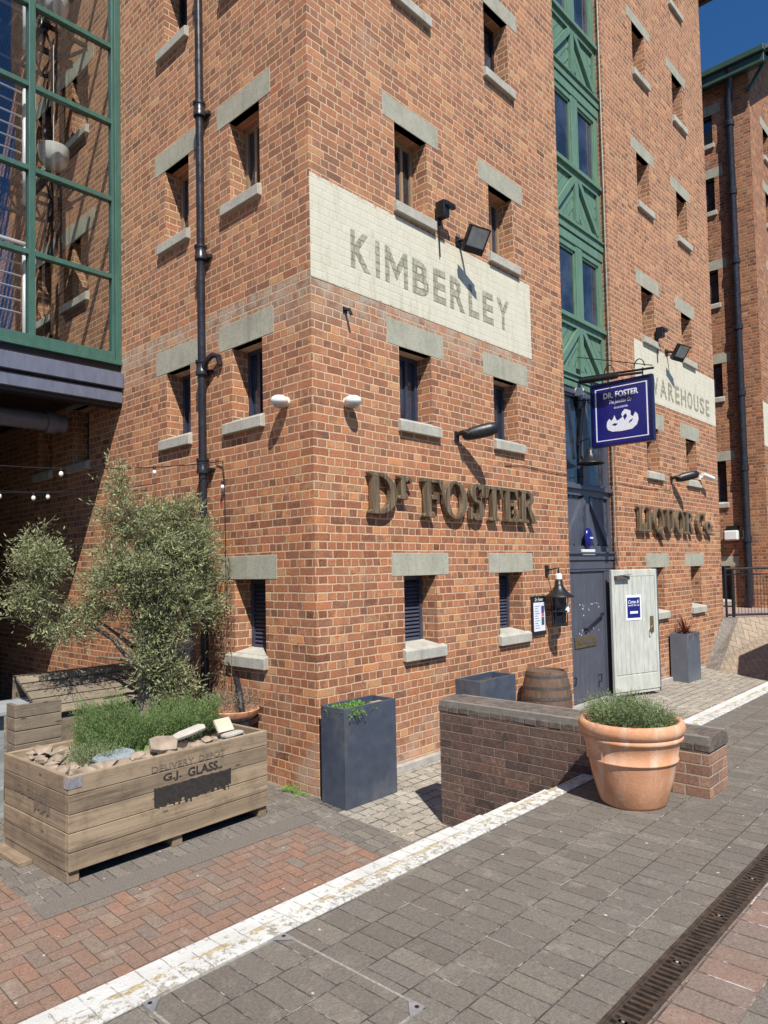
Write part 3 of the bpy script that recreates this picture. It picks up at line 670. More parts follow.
# ---- loading bay column (infill) between the two brick bays
X0, X1, YI = 5.13, 6.82, .12
def bay_panel(z0, z1, mat, matd):
    p = MB(); n = 22      # diagonal boards: V pattern
    p.box(X0, X1, YI+.05, YI+.08, z0, z1); pan = build('infill_panel', p, mat, b1)
    xm = (X0+X1)/2; f = MB()
    f.box(X0,X0+.1,YI,YI+.06,z0,z1); f.box(X1-.1,X1,YI,YI+.06,z0,z1); f.box(xm-.06,xm+.06,YI-.01,YI+.06,z0+.1,z1-.1)
    f.box(X0+.1,X1-.1,YI-.005,YI+.06,z1-.1,z1); f.box(X0+.1,X1-.1,YI-.005,YI+.06,z0,z0+.1)
    build('panel_frame', f, mat, pan)
    br = MB()
    for s in (-1,1): br.beam((xm+s*.08, YI+.02, z1-.12),(xm+s*.72, YI+.02, z0+.12), .1, .08, up=(0,1,0))
    build('brace', br, mat, pan)
    bo = MB()
    for s in (-1,1):
        for i in range(9):
            w = .085; c = i*.17-.35
            # boards parallel to the brace, thin ridges with dark joints between
            a = (xm+s*(.08+c), YI+.045, z1-.1); b_ = (xm+s*(.72+c), YI+.045, z0+.1)
            def clip(p, q):
                res = []
                for (A, B) in ((p,q),(q,p)):
                    x = A[0]; lo, hi = (xm+.07, X1-.1) if s > 0 else (X0+.1, xm-.07)
                    if x < lo or x > hi:
                        t = ((lo if x < lo else hi)-A[0])/(B[0]-A[0])
                        if not 0 <= t <= 1: return None
                        res.append((A[0]+t*(B[0]-A[0]), A[1], A[2]+t*(B[2]-A[2])))
                    else: res.append(A)
                return res
            r = clip(a, b_)
            if r and (Vector(r[0])-Vector(r[1])).length > .08: bo.beam(r[0], r[1], .145, .02, up=(0,1,0))
    build('board', bo, mat, pan, bevel=.006)
    return pan
def bay_band(z0, z1, mat, steps=2):
    b = MB(); h = (z1-z0)/steps
    for i in range(steps): b.box(X0,X1,YI-.02-.02*(i%2),YI+.06,z0+i*h+.008,z0+(i+1)*h-.008)
    b.box(X0,X1,YI-.0,YI+.05,z0,z1)
    b.box(X0,X1,YI-.07,YI,z1-.03,z1)
    return build('infill_band', b, mat, b1, bevel=.004)
def bay_window(z0, z1, mat):
    xm = (X0+X1)/2; f = MB()
    f.box(X0,X0+.13,YI,YI+.08,z0,z1); f.box(X1-.13,X1,YI,YI+.08,z0,z1); f.box(xm-.11,xm+.11,YI-.01,YI+.08,z0,z1)
    f.box(X0+.13,X1-.13,YI,YI+.08,z1-.09,z1); f.box(X0,X1,YI-.05,YI+.08,z0,z0+.07)
    w = build('bay_window', f, mat, b1, bevel=.005)
    for a, b in ((X0+.13,xm-.11),(xm+.11,X1-.13)):
        s = MB(); t=.035; s.box(a,a+t,YI+.02,YI+.06,z0+.07,z1-.09); s.box(b-t,b,YI+.02,YI+.06,z0+.07,z1-.09); s.box(a,b,YI+.02,YI+.06,z1-.125,z1-.09); s.box(a,b,YI+.02,YI+.06,z0+.07,z0+.105)
        build('casement', s, mat, w)
        g = MB(); g.box(a+.02,b-.02,YI+.045,YI+.055,z0+.08,z1-.1); build('pane', g, M['glassd'], w)
for z0, z1, kind in ((5.53,6.80,'w'),(8.06,9.35,'w'),(10.59,11.9,'w'),(13.1,14.4,'w'),(4.64,5.53,'p'),(7.13,8.06,'p'),(9.68,10.59,'p'),(12.2,13.1,'p'),(4.42,4.64,'b'),(6.80,7.13,'b'),(9.35,9.68,'b'),(11.9,12.2,'b')):
    {'w':lambda: bay_window(z0,z1,M['green']),'p':lambda: bay_panel(z0,z1,M['green'],M['green_dark']),'b':lambda: bay_band(z0,z1,M['green'])}[kind]()
bay_window(2.80,4.42,M['slate_paint']); bay_panel(1.80,2.80,M['slate_paint'],M['black']); bay_band(1.52,1.80,M['slate_paint'],2)
mb = MB(); mb.box(X0,X1,YI+.1,YI+.14,-.6,14.4); build('infill_backing', mb, M['black'], b1)
# ground-floor doors
dm = MB(); dm.box(5.14, 6.5, YI+.03, YI+.07, -.57, 1.49)
gd = build('boarded_door', dm, M['slate_door'], b1); gd['label'] = 'closed slate grey boarded door'
bo = MB()
for i in range(9): x = 5.15+i*.15; bo.box(x+.004, x+.146, YI+.015, YI+.04, -.56, 1.48)
build('board', bo, M['slate_door'], gd, bevel=.005)
mb = MB(); mb.box(6.5,6.82,YI,YI+.08,-.57,1.52); mb.box(5.13,6.82,YI-.01,YI+.08,1.49,1.53); build('door_frame', mb, M['slate_paint'], b1)
mb = MB(); mb.box(5.45,6.15,YI-.005,YI+.02,.29,.46); lb = build('letterbox', mb, M['bronze'], gd, bevel=.008)
mb = MB(); mb.box(5.53,6.07,YI-.012,YI-.003,.35,.40); build('flap', mb, M['hoop'], lb)
mb = MB(); mb.tube([(5.78,YI-.03,.57),(6.38,YI-.03,.78)], .016, 8); mb.tube([(6.38,YI-.03,.78),(6.38,YI+.03,.78)], .02); mb.tube([(5.78,YI-.03,.57),(5.78,YI+.03,.57)], .02); build('pull_bar', mb, M['black'], gd)
mb = MB()
for x, z in ((5.35,-.15),(6.2,-.2)): mb.tube([(x,YI,z),(x,YI-.05,z+.02),(x-.02,YI-.05,z-.1),(x-.02,YI,z-.11)], .012, 6)
build('door_knob', mb, M['black'], gd)
mb = MB()
for i in range(34):
    x = rnd.uniform(5.6,6.3); z = rnd.choice([rnd.gauss(.53,.03), rnd.gauss(.95,.02), rnd.uniform(.4,1.0)]); s = rnd.uniform(.006,.022); 
    mb.box(x,x+s*1.4,YI+.012,YI+.0145,z,z+s)
build('paint_chip', mb, M['chips'], gd)
# open cream leaf, hinged on the right jamb and folded out against the wall
wd = thing('open_door_leaf', 'cream-green boarded door leaf standing open beside the slate grey door', 'door', (6.47,-.0,-.57), rz=math.atan2(-.34,1.0))
mb = MB(); mb.box(0,1.06,-.02,.02,.0,2.07); build('door_panel', mb, M['cream_door'], wd, local=True, bevel=.004)
mb = MB()
for i in range(9): mb.box(.06+i*.105+.002,.06+(i+1)*.105-.002,-.03,-.015,.33,1.95)
mb.box(.0,1.06,-.034,-.015,.05,.31); mb.box(0,.055,-.032,-.015,.31,2.06); mb.box(1.01,1.06,-.032,-.015,.31,2.06); mb.box(.055,1.01,-.032,-.015,1.955,2.06)
build('board', mb, M['cream_door'], wd, local=True, bevel=.004)
mb = MB(); mb.box(1.055,1.075,-.036,.03,.0,2.07); build('door_edge', mb, M['slate_paint'], wd, local=True)
mb = MB(); mb.box(.06,.36,-.09,-.03,1.9,1.97); mb.beam((.1,-.06,1.97),(.34,-.14,1.99),.02,.012); build('door_closer', mb, M['hoop'], wd, local=True, bevel=.006)
mb = MB(); mb.box(.86,.94,-.045,-.03,1.0,1.27); hp = build('handle_plate', mb, M['bronze'], wd, local=True, bevel=.004)
mb = MB(); mb.tube([(.88,-.04,1.13),(.85,-.09,1.12),(.82,-.09,1.08),(.82,-.09,1.0),(.85,-.07,.97)], .01, 8); build('handle', mb, M['bronze'], hp, local=True, smooth=True)
mb = MB(); mb.box(.3,.66,-.037,-.034,1.22,1.64); po = build('poster', mb, M['sign_white'], wd, local=True); 
mb = MB(); mb.box(.33,.63,-.0395,-.037,1.26,1.6); build('poster_print', mb, M['navy_sign'], po, local=True)
for s, x0, x1, z0, z1, sh in (('Come &',.35,.6,1.5,1.56,.3),('work for us',.35,.61,1.455,1.49,.2)):
    mb = text_mb(s, lambda u,v: (x0+u*(x1-x0), -.041, z0+v*(z1-z0)), .01, sh); build('poster_lettering', mb, M['sign_white'], po, local=True)
mb = MB(); mb.box(.39,.57,-.0415,-.0395,1.33,1.37); build('poster_strip', mb, M['sign_white'], po, local=True)

# ---- downpipe on the left face
dp = thing('downpipe', 'black cast-iron downpipe on the left face of the near warehouse', 'downpipe', (-.09,1.83,-.6))
mb = MB(); mb.tube([(-.09,1.83,z) for z in (-.55,3.55,7,14.2)], .047, 14); build('pipe', mb, M['pipe'], dp, smooth='auto')
for z in (2.75,3.9,5.27,7.0,8.7,10.5):
    mb = MB(); mb.lathe([(.056,0),(.072,.0),(.072,.05),(.066,.06),(.066,.13),(.075,.14),(.075,.17),(.056,.17)], (-.09,1.83,z), 14); mb.box(-.05,.0,1.72,1.94,z+.02,z+.06)
    build('collar', mb, M['pipe'], dp, smooth='auto')
mb = MB(); mb.tube([(-.09,1.8,3.95),(-.1,1.72,4.05),(-.08,1.62,4.1),(-.04,1.57,4.08),(-.02,1.56,3.98)], .035, 10); build('branch_elbow', mb, M['pipe'], dp, smooth='auto')

# ================================================================== WALL-MOUNTED SIGN LETTERS
def sign_word(root, spec, zb, H, y0=-.02, y1=-.085):
    for g, x0, x1 in spec:
        mb = MB(); w = G[g][0]
        if g == 'r': w = .54
        for i, poly in enumerate(G[g][1]):
            mb.prism(poly, lambda u, v, t: (x0+u/w*(x1-x0), y0+(y1-y0-.0012*i)*t, zb+v*H))
        lt = build('letter', mb, M['letter'], root, bevel=.006)
sf = thing('raised_shop_lettering', 'raised bronze-brown letters reading Dr FOSTER on the near brick bay', 'sign letters', (2.3,-.05,2.2), 'raised letter signs')
sign_word(sf, [('D',.71,1.15),('r',1.18,1.42),('F',1.6,1.97),('O',1.99,2.45),('S',2.51,2.82),('T',2.86,3.23),('E',3.28,3.61),('R',3.66,4.08)], 2.19, .45)
sl = thing('raised_shop_lettering', 'raised bronze-brown letters reading LIQUOR Co on the far brick bay', 'sign letters', (9.2,-.05,2.2), 'raised letter signs')
sign_word(sl, [('L',7.5,7.86),('I',7.91,8.11),('Q',8.17,8.67),('U',8.73,9.16),('O',9.22,9.68),('R',9.74,10.18),('C',10.4,10.84),('o',10.88,11.22)], 2.16, .45)

# ================================================================== LAMPS, CAMERAS
def spotlight(x, label):
    t = thing('wall_spotlight', label, 'spotlight', (x,0,3.2), 'long black wall spotlights')
    mb = MB(); mb.box(x-.035,x+.035,-.03,0,3.16,3.28); mb.tube([(x,-.02,3.24),(x,-.12,3.26),(x+.02,-.2,3.22)], .03, 10); build('bracket', mb, M['black'], t, bevel=.004)
    ax = Vector((.4,-.4,.13)).to_track_quat('Z','Y').to_matrix()
    mb = MB(); mb.lathe([(.02,-.02),(.055,-.0),(.075,.08),(.085,.2),(.085,.33),(.07,.42),(.02,.46)], (x+.03,-.1,3.22), 18, (.8,1.), ax); build('lamp_head', mb, M['black'], t, smooth=True)
    return t
spotlight(2.35, 'long black spotlight above the Dr FOSTER letters, by the middle window')
spotlight(9.25, 'long black spotlight above the LIQUOR Co letters')
def flood(x, z, label):
    t = thing('floodlight', label, 'floodlight', (x,0,z), 'square black floodlights')
    mb = MB(); mb.box(x-.06,x+.06,-.02,0,z-.08,z+.04); mb.tube([(x,-.02,z),(x,-.14,z-.04),(x,-.22,z-.1)], .022, 8); build('bracket', mb, M['black'], t)
    c = Vector((x-.02,-.3,z-.1)); nrm = Vector((-.25,-.62,-.5)).normalized(); rt = Vector((1,-.25,.0)); rt = (rt-nrm*rt.dot(nrm)).normalized(); up = nrm.cross(rt).normalized()
    if up.z < 0: up = -up
    B = lambda a,b,d: c+rt*a+up*b+nrm*d
    def obx(mb, a0,a1,b0,b1,d0,d1):
        vs = [B(a,b,d) for d in (d0,d1) for a,b in ((a0,b0),(a1,b0),(a1,b1),(a0,b1))]; mb.add(vs, [(0,1,2,3),(7,6,5,4),(4,5,1,0),(5,6,2,1),(6,7,3,2),(7,4,0,3)])
    mb = MB(); obx(mb,-.145,.145,-.16,.16,-.05,.0)
    for i in range(7): obx(mb,-.13+i*.04,-.118+i*.04,-.15,.15,-.09,-.05)
    obx(mb,-.145,-.13,-.16,.16,0,.015); obx(mb,.13,.145,-.16,.16,0,.015); obx(mb,-.13,.13,.145,.16,0,.015); obx(mb,-.13,.13,-.16,-.08,0,.015); build('housing', mb, M['black'], t, bevel=.004)
    mb = MB(); obx(mb,-.129,.129,-.08,.144,.001,.006); build('lamp_lens', mb, M['lamp_glass'], t)
    return t
flood(2.5, 5.74, 'square black floodlight on the top edge of the KIMBERLEY band')
flood(9.25, 5.74, 'square black floodlight on the top edge of the WAREHOUSE band')
def cam(x, z, label):
    t = thing('security_sensor', label, 'sensor', (x,0,z), 'small black sensors above the painted bands')
    mb = MB(); mb.box(x-.03,x+.03,-.05,0,z-.16,z-.02); mb.tube([(x,-.03,z-.2),(x+.03,-.02,z-.55)], .008, 6); build('bracket', mb, M['black'], t)
    mb = MB(); mb.box(x-.06,x+.05,-.17,-.03,z-.1,z+.1); mb.box(x-.05,x+.14,-.2,-.14,z+.02,z+.08); build('sensor_head', mb, M['black'], t, bevel=.012)
cam(2.07, 5.95, 'small black sensor box beside the near floodlight'); cam(8.75, 5.98, 'small black sensor box beside the far floodlight')
mb = MB(); mb.box(.44,.5,-.01,0,4.3,4.36); mb.tube([(.47,0,4.33),(.47,-.07,4.32),(.48,-.09,4.26)], .018, 8); tag(build('wall_hook', mb, M['black'], smooth='auto', origin=(.47,0,4.3)), 'small dark fitting just under the left end of the KIMBERLEY band', 'wall fitting')
def dome(c, n, label):
    n = Vector(n); ax = n.to_track_quat('Z','Y').to_matrix(); t = thing('dome_sensor', label, 'sensor', c, 'white dome sensors either side of the corner')
    mb = MB(); mb.lathe([(.0,0),(.05,.0),(.05,.025),(.035,.03),(.035,.05)], c, 16, axis=ax); build('base', mb, M['white'], t, smooth='auto')
    d = Matrix.Rotation(R_(0),3,'X'); mb = MB(); mb.lathe([(.01,-.052),(.07,-.045),(.088,-.02),(.09,.0),(.08,.03),(.05,.048),(.01,.052)], Vector(c)+n*.1, 20); build('dome', mb, M['white'], t, smooth=True)
    mb = MB(); mb.lathe([(.05,-.07),(.07,-.045),(.02,-.044)], Vector(c)+n*.1, 16); build('lens', mb, M['lamp_glass'], t)
dome((.47,0,3.35), (0,-1,0), 'white dome sensor on the front brick face, right of the corner'); dome((0,.4,3.35), (-1,0,0), 'white dome sensor on the left brick face, left of the corner')
t = thing('security_camera', 'white bullet security camera beside the far window above LIQUOR Co', 'camera', (10.85,0,3.38))
mb = MB(); mb.box(10.8,10.9,-.03,0,3.33,3.43); mb.tube([(10.85,-.03,3.38),(10.85,-.12,3.38)], .02); build('bracket', mb, M['white'], t)
mb = MB(); mb.tube([(10.65,-.13,3.42),(11.05,-.2,3.36)], [.045,.05], 12); cb=build('camera_body', mb, M['white'], t, smooth='auto')
mb = MB(); mb.tube([(11.05,-.2,3.36),(11.07,-.203,3.357)], .035, 12); build('camera_lens', mb, M['black'], t)
# alarm box in the panel + white plate
t = thing('alarm_box', 'blue oval alarm box with a white plate above the slate grey door', 'alarm box', (5.9,YI,1.95))
mb = MB(); mb.lathe([(.0,.07),(.07,.06),(.11,.03),(.115,.0)], (5.9,YI-.03,2.02), 20, (1,1.45), Matrix.Rotation(R_(90),3,'X')); build('oval_cover', mb, M['navy_sign'], t, smooth=True)
mb = MB(); mb.box(5.85,5.95,YI-.106,YI-.1,2.01,2.035); build('cover_mark', mb, M['sign_white'], t)
mb = MB(); mb.box(5.68,6.1,YI-.06,YI-.02,1.75,1.84); build('white_plate', mb, M['white'], t, bevel=.006)
# lantern with bell shade
def lantern(x, z, y0, label, small=False, root=None):
    t = thing('wall_lantern', label, 'wall lantern', (x,y0,z), 'black bell-shaded wall lanterns')
    yl = y0-.2
    mb = MB(); mb.box(x-.035,x+.035,y0-.03,y0,z+.5,z+.64); mb.tube([(x,y0-.02,z+.57),(x,yl,z+.6),(x,yl,z+.36)], .013, 8); mb.tube([(x,y0,z+.0),(x,yl+.12,z+.0)], .01, 6); build('bracket', mb, M['black'], t)
    mb = MB(); mb.lathe([(.05,.44),(.055,.36),(.09,.3),(.14,.24),(.21,.2),(.215,.185),(.13,.23),(.04,.33)], (x,yl,z), 24); build('bell_shade', mb, M['black'], t, smooth=True)
    if not small:
        mb = MB(); mb.lathe([(.035,.52),(.05,.5),(.05,.44),(.035,.43)], (x,yl,z), 12); build('white_cap', mb, M['white'], t)
        mb = MB()
        for i in range(6):
            a = i*math.pi/3; mb.tube([(x+.12*math.cos(a),yl+.12*math.sin(a),z+.22),(x+.1*math.cos(a),yl+.1*math.sin(a),z-.2)], .008, 5)
        for zz, r in ((-.2,.11),(-.02,.12)): mb.lathe([(r-.012,zz),(r,zz),(r,zz+.02),(r-.012,zz+.02)], (x,yl,z), 20)
        mb.lathe([(.0,-.22),(.11,-.22),(.11,-.2),(.0,-.2)], (x,yl,z), 20); build('cage', mb, M['black'], t)
        mb = MB(); mb.lathe([(.085,-.19),(.1,.2)], (x,yl+.0,z), 6); build('smoked_glass', mb, M['glassd'], t)
        mb = MB(); mb.lathe([(.01,-.05),(.03,-.03),(.035,.0),(.025,.05),(.015,.1)], (x+.03,yl-.1,z), 12); build('bulb', mb, M['bulb'], t, smooth=True)
    return t
lantern(4.42, .96, 0, 'black lantern with bell shade and bulb, left of the slate grey door')
lantern(5.75, 3.0, YI, 'dark bell-shaded lantern hanging under the blue hanging sign', True)
# framed menu
t = thing('menu_frame', 'black framed menu case with white menu on the brick beside the lantern', 'menu case', (4.16,0,.9))
mb = MB(); mb.box(3.97,4.33,-.03,0,.62,1.17); build('case', mb, M['black'], t, bevel=.006)
mb = MB(); mb.box(4.0,4.3,-.034,-.029,.68,1.08); build('menu_sheet', mb, M['paper'], t)
for m, z0, z1 in (('blueprint',.93,1.03),('pink',.88,.93),('teal',.76,.87)): mb = MB(); mb.box(4.2,4.27,-.0365,-.034,z0,z1); build('menu_picture', mb, M[m], t)
for i in range(10): mb = MB(); mb.box(4.03,4.15-.02*(i%3),-.0355,-.034,.72+i*.034,.727+i*.034); build('menu_line', mb, M['blueprint'], t)
mb = text_mb('Dr. Foster', lambda u,v: (4.04+u*.22,-.0315,1.1+v*.045), .01, .3); build('case_lettering', mb, M['sign_white'], t)
# cable clipped to the wall
mb = MB(); mb.tube([(.0+3.42,-.012,2.96),(3.9,-.012,3.0),(4.6,-.012,2.97),(5.1,-.012,2.97)], .004, 5); tag(build('wall_cable', mb, M['black'], origin=(3.42,0,2.9)), 'thin black cable clipped across the near brick bay above the letters', 'cable')
mb = MB(); mb.tube([(6.84,-.012,2.98),(8,-.012,2.96),(9.2,-.012,3.02)], .004, 5); tag(build('wall_cable', mb, M['black'], origin=(6.84,0,2.9)), 'thin black cable clipped across the far brick bay above the letters', 'cable')
mb = MB(); mb.tube([(6.79,.03,1.6),(6.79,.03,2),(6.8,.035,6),(6.8,.03,14.3)], .011, 8); tag(build('wall_conduit', mb, M['conduit'], smooth=True, origin=(6.79,0,-.5)), 'thin pale conduit running up the right side of the loading doors', 'conduit')

# ================================================================== HANGING SIGN
hs = thing('hanging_sign', 'navy blue square hanging sign lettered DR. FOSTER on an iron bracket', 'hanging sign', (5.8,YI,3.9))
SX = 5.8
mb = MB(); mb.box(SX-.03,SX+.03,-1.07,-.14,3.46,4.4); bd = build('sign_board', mb, M['navy_sign'], hs, bevel=.004)
mb = MB()
for a,b,c,d in ((-1.1,-1.07,3.43,4.43),(-.14,-.11,3.43,4.43),(-1.07,-.14,3.43,3.46),(-1.07,-.14,4.4,4.43)): mb.box(SX-.045,SX+.045,a,b,c,d)
build('sign_frame', mb, M['navy_edge'], hs)
def SF(u, v, w=0): return (SX-.032-w, -.14-u*.93, 3.46+v*.94)
mb = MB()
for a,b,c,d in ((.05,.07,.06,.94),(.93,.95,.06,.94),(.07,.93,.06,.075),(.07,.93,.925,.94)): 
    p=SF(a,c); q=SF(b,d); mb.box(SX-.034,SX-.0305,p[1],q[1],p[2],q[2])
build('sign_border', mb, M['sign_white'], bd)
for s,u0,u1,v0,v1,off,sh in (('DR. FOSTER',.2,.8,.76,.86,.03,0),('The Junction Co',.3,.68,.645,.725,.01,.35),('GLOUCESTER',.38,.62,.575,.605,.02,0)):
    mb = text_mb(s, lambda u,v: SF(u0+u*(u1-u0), v0+v*(v1-v0), .0015), off, sh); build('sign_lettering', mb, M['sign_white'], bd)
pud = [(.24,.3),(.26,.24),(.34,.2),(.5,.19),(.68,.2),(.76,.26),(.79,.34),(.78,.42),(.74,.47),(.7,.4),(.66,.43),(.66,.5),(.6,.53),(.56,.54),(.52,.5),(.5,.46),(.52,.42),(.46,.38),(.42,.37),(.4,.42),(.38,.47),(.36,.42),(.33,.38),(.29,.42),(.25,.37)]
mb = MB(); mb.prism(pud, lambda u,v,t: SF(u,v,.0005+.002*t)); em = build('splash_emblem', mb, M['sign_white'], bd)
for pts in ([(.56,.36),(.6,.42),(.58,.47),(.53,.43)],[(.33,.31),(.4,.29),(.44,.32),(.38,.335)],[(.62,.3),(.68,.33),(.7,.37),(.64,.34)]):
    mb = MB(); mb.prism(pts, lambda u,v,t: SF(u,v,.0027+.001*t)); build('splash_gap_mark', mb, M['navy_sign'], em)  # navy gaps between the white shapes of the emblem
mb = MB(); mb.tube([(SX,YI,4.6),(SX,-1.12,4.52)], .018, 8); mb.tube([(SX,YI,4.25),(SX,-.1,4.2),(SX,-.12,4.55)], .014, 8); mb.box(SX-.05,SX+.05,YI-.03,YI,4.1,4.75)
for y in (-.3,-.95): mb.tube([(SX,y,4.56),(SX,y,4.42)], .01, 6)
for y in (-.42,-.9): mb.tube([(SX,y+.08*math.cos(R_(a)),4.58+.12*math.sin(R_(a))) for a in range(0,181,20)], .009, 6)
mb.tube([(SX,YI,4.95),(SX,-1.1,4.56)], .007, 6); mb.tube([(SX-.03,YI,3.3),(SX-.03,YI-.06,3.9),(SX-.02,.0,4.25)], .03, 8)
build('bracket', mb, M['black'], hs)
mb = MB(); mb.tube([(SX-.16,.0,4.5),(SX-.16,-.62,4.47)], .045, 12); mb.tube([(SX-.16,-.62,4.47),(SX-.16,-1.0,4.44)], .02, 8)
for y in (-.1,-.55): mb.tube([(SX-.16,y,4.48),(SX,y,4.56)], .01, 6)
build('sign_light', mb, M['black'], hs, smooth='auto')
mb = MB(); mb.box(SX-.12,SX-.02,YI-.12,YI-.0,4.3,4.42); build('junction_box', mb, M['white'], hs, bevel=.01)

# ================================================================== LOW WALL
lw = thing('low_brick_wall', 'low brown brick wall with rounded coping, behind the big terracotta pot', 'low wall', (.55,-2.4,-.7))
mb = MB(); mb.box(.369,.735,-3.55,-1.23,-.85,.315); build('brickwork', mb, M['eng'], lw)
mb = MB(); mb.box(.3665,.7375,-3.553,-3.3,.0,.3); build('end_bricks', mb, M['eng_end'], lw)
n = 20; mb = MB(); prof = [(-.187,.0),(-.187,.045),(-.17,.077),(-.13,.1),(-.07,.11),(.07,.11),(.13,.1),(.17,.077),(.187,.045),(.187,0)]
y = -3.565
rr = random.Random(3)
while y < -1.22:
    w = .112; dz = rr.uniform(-.003,.003); dx = rr.uniform(-.003,.003); y1 = min(y+w-.007, -1.215)
    vs = [(.552+dx+a, yy, .315+b+dz) for yy in (y, y1) for a, b in prof]; m = len(prof)
    mb.add(vs, [tuple(range(m)), tuple(range(2*m-1,m-1,-1))]+[(i,i+m,(i+1)%m+m,(i+1)%m) for i in range(m)]); y += w
mb2 = MB(); mb2.box(.372,.732,-3.55,-1.225,.314,.412)
M['coping'] = simple('dark_lichened_coping', (.115,.092,.075), .9, 0, .4, 14, .006, 50, dirt=((.24,.22,.19),.6))
build('coping', mb, M['coping'], lw, bevel=.006)
build('coping_mortar', mb2, simple('coping_mortar_joint', (.2,.18,.155), .9), lw)

# ================================================================== RAILING on the terrace
rl = thing('metal_railing', 'black metal railing with thin vertical bars at the top of the paved bank', 'railing', (12.02,-.05,.35))
A = Vector((12.03,-.06,.354)); B = Vector((14.4,-2.3,.354)); D = (B-A); Ld = D.length; D.normalize()
mb = MB(); mb.tube([A+Vector((0,0,1.08)), B+Vector((0,0,1.08))], .028, 8); mb.tube([A+Vector((0,0,.06)), B+Vector((0,0,.06))], .026, 8); build('rail', mb, M['black'], rl)
for s in (0,.16,1.6,3.1): 
    mb = MB(); p = A+D*s; mb.tube([p, p+Vector((0,0,1.14 if s<.1 else 1.08))], .026 if s!=.16 else .035, 8); build('post', mb, M['black'], rl)
mb = MB(); s = .2
while s < Ld-.1:
    p = A+D*s; mb.tube([p+Vector((0,0,.06)), p+Vector((0,0,.95))], .005, 4); s += .075
mb.tube([A+Vector((0,0,.95)), B+Vector((0,0,.95))], .01, 6)
build('bar', mb, M['black'], rl)

# ================================================================== SECOND WAREHOUSE
b2 = thing('brick_warehouse', 'second red brick warehouse behind, at the right edge, with green gutter and long black downpipe', 'warehouse', (15.75,0,.3))
wb = MB(); ZL = [(.55,1.47),(3.2,4.33),(6.1,7.02),(8.7,9.63),(11.3,12.22),(13.2,14.0)]
oL = [(.96,1.52,a,b) for a,b in ZL]; ZF = [(.55,1.47),(3.0,3.9),(6.1,7.02),(8.7,9.63),(11.0,11.9),(12.95,13.75)]
oF = [(x,x+.58,a,b) for a,b in ZF for x in (16.95,18.85)]
PL2 = lambda u,z,d: (15.75+d,u,z)
wall_face(wb, PL2, 0, 20, -.2, 14.9, oL); wall_face(wb, PF, 15.75, 28, -.2, 14.9, oF)
wb.quad((28,0,-.2),(28,20,-.2),(28,20,14.9),(28,0,14.9)); wb.quad((28,20,-.2),(15.75,20,-.2),(15.75,20,14.9),(28,20,14.9))
wb.add([(15.75,0,14.9),(28,0,14.9),(21.9,0,19)], [(0,1,2)])
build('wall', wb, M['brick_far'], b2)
rf = MB()
for sx in (-1, 1):
    e = (21.88+sx*6.45, 14.95); t = (21.88, 19.2); a = [(e[0],-.5,e[1]),(t[0],-.5,t[1]),(t[0],20.5,t[1]),(e[0],20.5,e[1])]
    rf.add(a+[(x,y,z+.12) for x,y,z in a], [(0,1,2,3),(7,6,5,4),(0,4,5,1),(1,5,6,2),(2,6,7,3),(3,7,4,0)])
build('roof', rf, M['slate'], b2)
mb = MB(); mb.box(15.42,15.75,-.5,20.5,14.72,14.86); mb.box(15.28,15.45,-.52,20.5,14.86,15.03); mb.box(15.36,15.42,-.5,20.5,14.6,14.86); build('gutter', mb, M['green_dark'], b2, bevel=.02)
mb = MB()
for sx in (-1,1): mb.beam((21.88+sx*6.5,-.52,14.85),(21.88,-.52,19.1), .06, .3, up=(0,1,0))
mb.beam((15.7,-.45,14.8),(15.7,0,14.2),.08,.08); build('bargeboard', mb, M['green_dark'], b2)
for (u0,u1), P, Z in (((.96,1.52),PL2,ZL),((16.95,17.53),PF,ZF),((18.85,19.43),PF,ZF)):
    for z0,z1 in Z:
        window(b2,P,u0,u1,z0,z1,'dark',dep=.12 if P is PL2 else .225); lintel_sill(b2,P,u0,u1,z0,z1)
mb = MB(); fr_box(mb,PF,15.8,20,4.62,5.8,-.005,.01); build('painted_band', mb, M['band_c'], b2)
mb = MB(); mb.box(16.0,27.7,.4,19.6,-.2,14.8); build('inner_lining', mb, M['interior'], b2)
dp2 = thing('downpipe', 'long black downpipe on the shaded side of the second warehouse', 'downpipe', (15.62,.48,.4))
mb = MB(); mb.tube([(15.64,.48,z) for z in (.4,5,10,14.1)]+[(15.5,.4,14.6),(15.4,.38,14.85)], .1, 12); build('pipe', mb, M['pipe'], dp2, smooth='auto')
for z in (2.1,4,6,7.8,9.6,11.5,13.4): mb = MB(); mb.lathe([(.1,0),(.125,0),(.125,.14),(.1,.14)], (15.64,.48,z), 12); mb.box(15.64,15.75,.4,.56,z+.04,z+.1); build('collar', mb, M['pipe'], dp2)
t = thing('bulkhead_light', 'white bulkhead light on the second warehouse above the railing', 'wall light', (15.7,.85,2.35))
mb = MB(); mb.box(15.68,15.75,.7,1.0,2.2,2.55); build('base', mb, M['black'], t); mb = MB(); mb.box(15.5,15.68,.68,1.02,2.16,2.42); build('diffuser', mb, M['white'], t, bevel=.03)
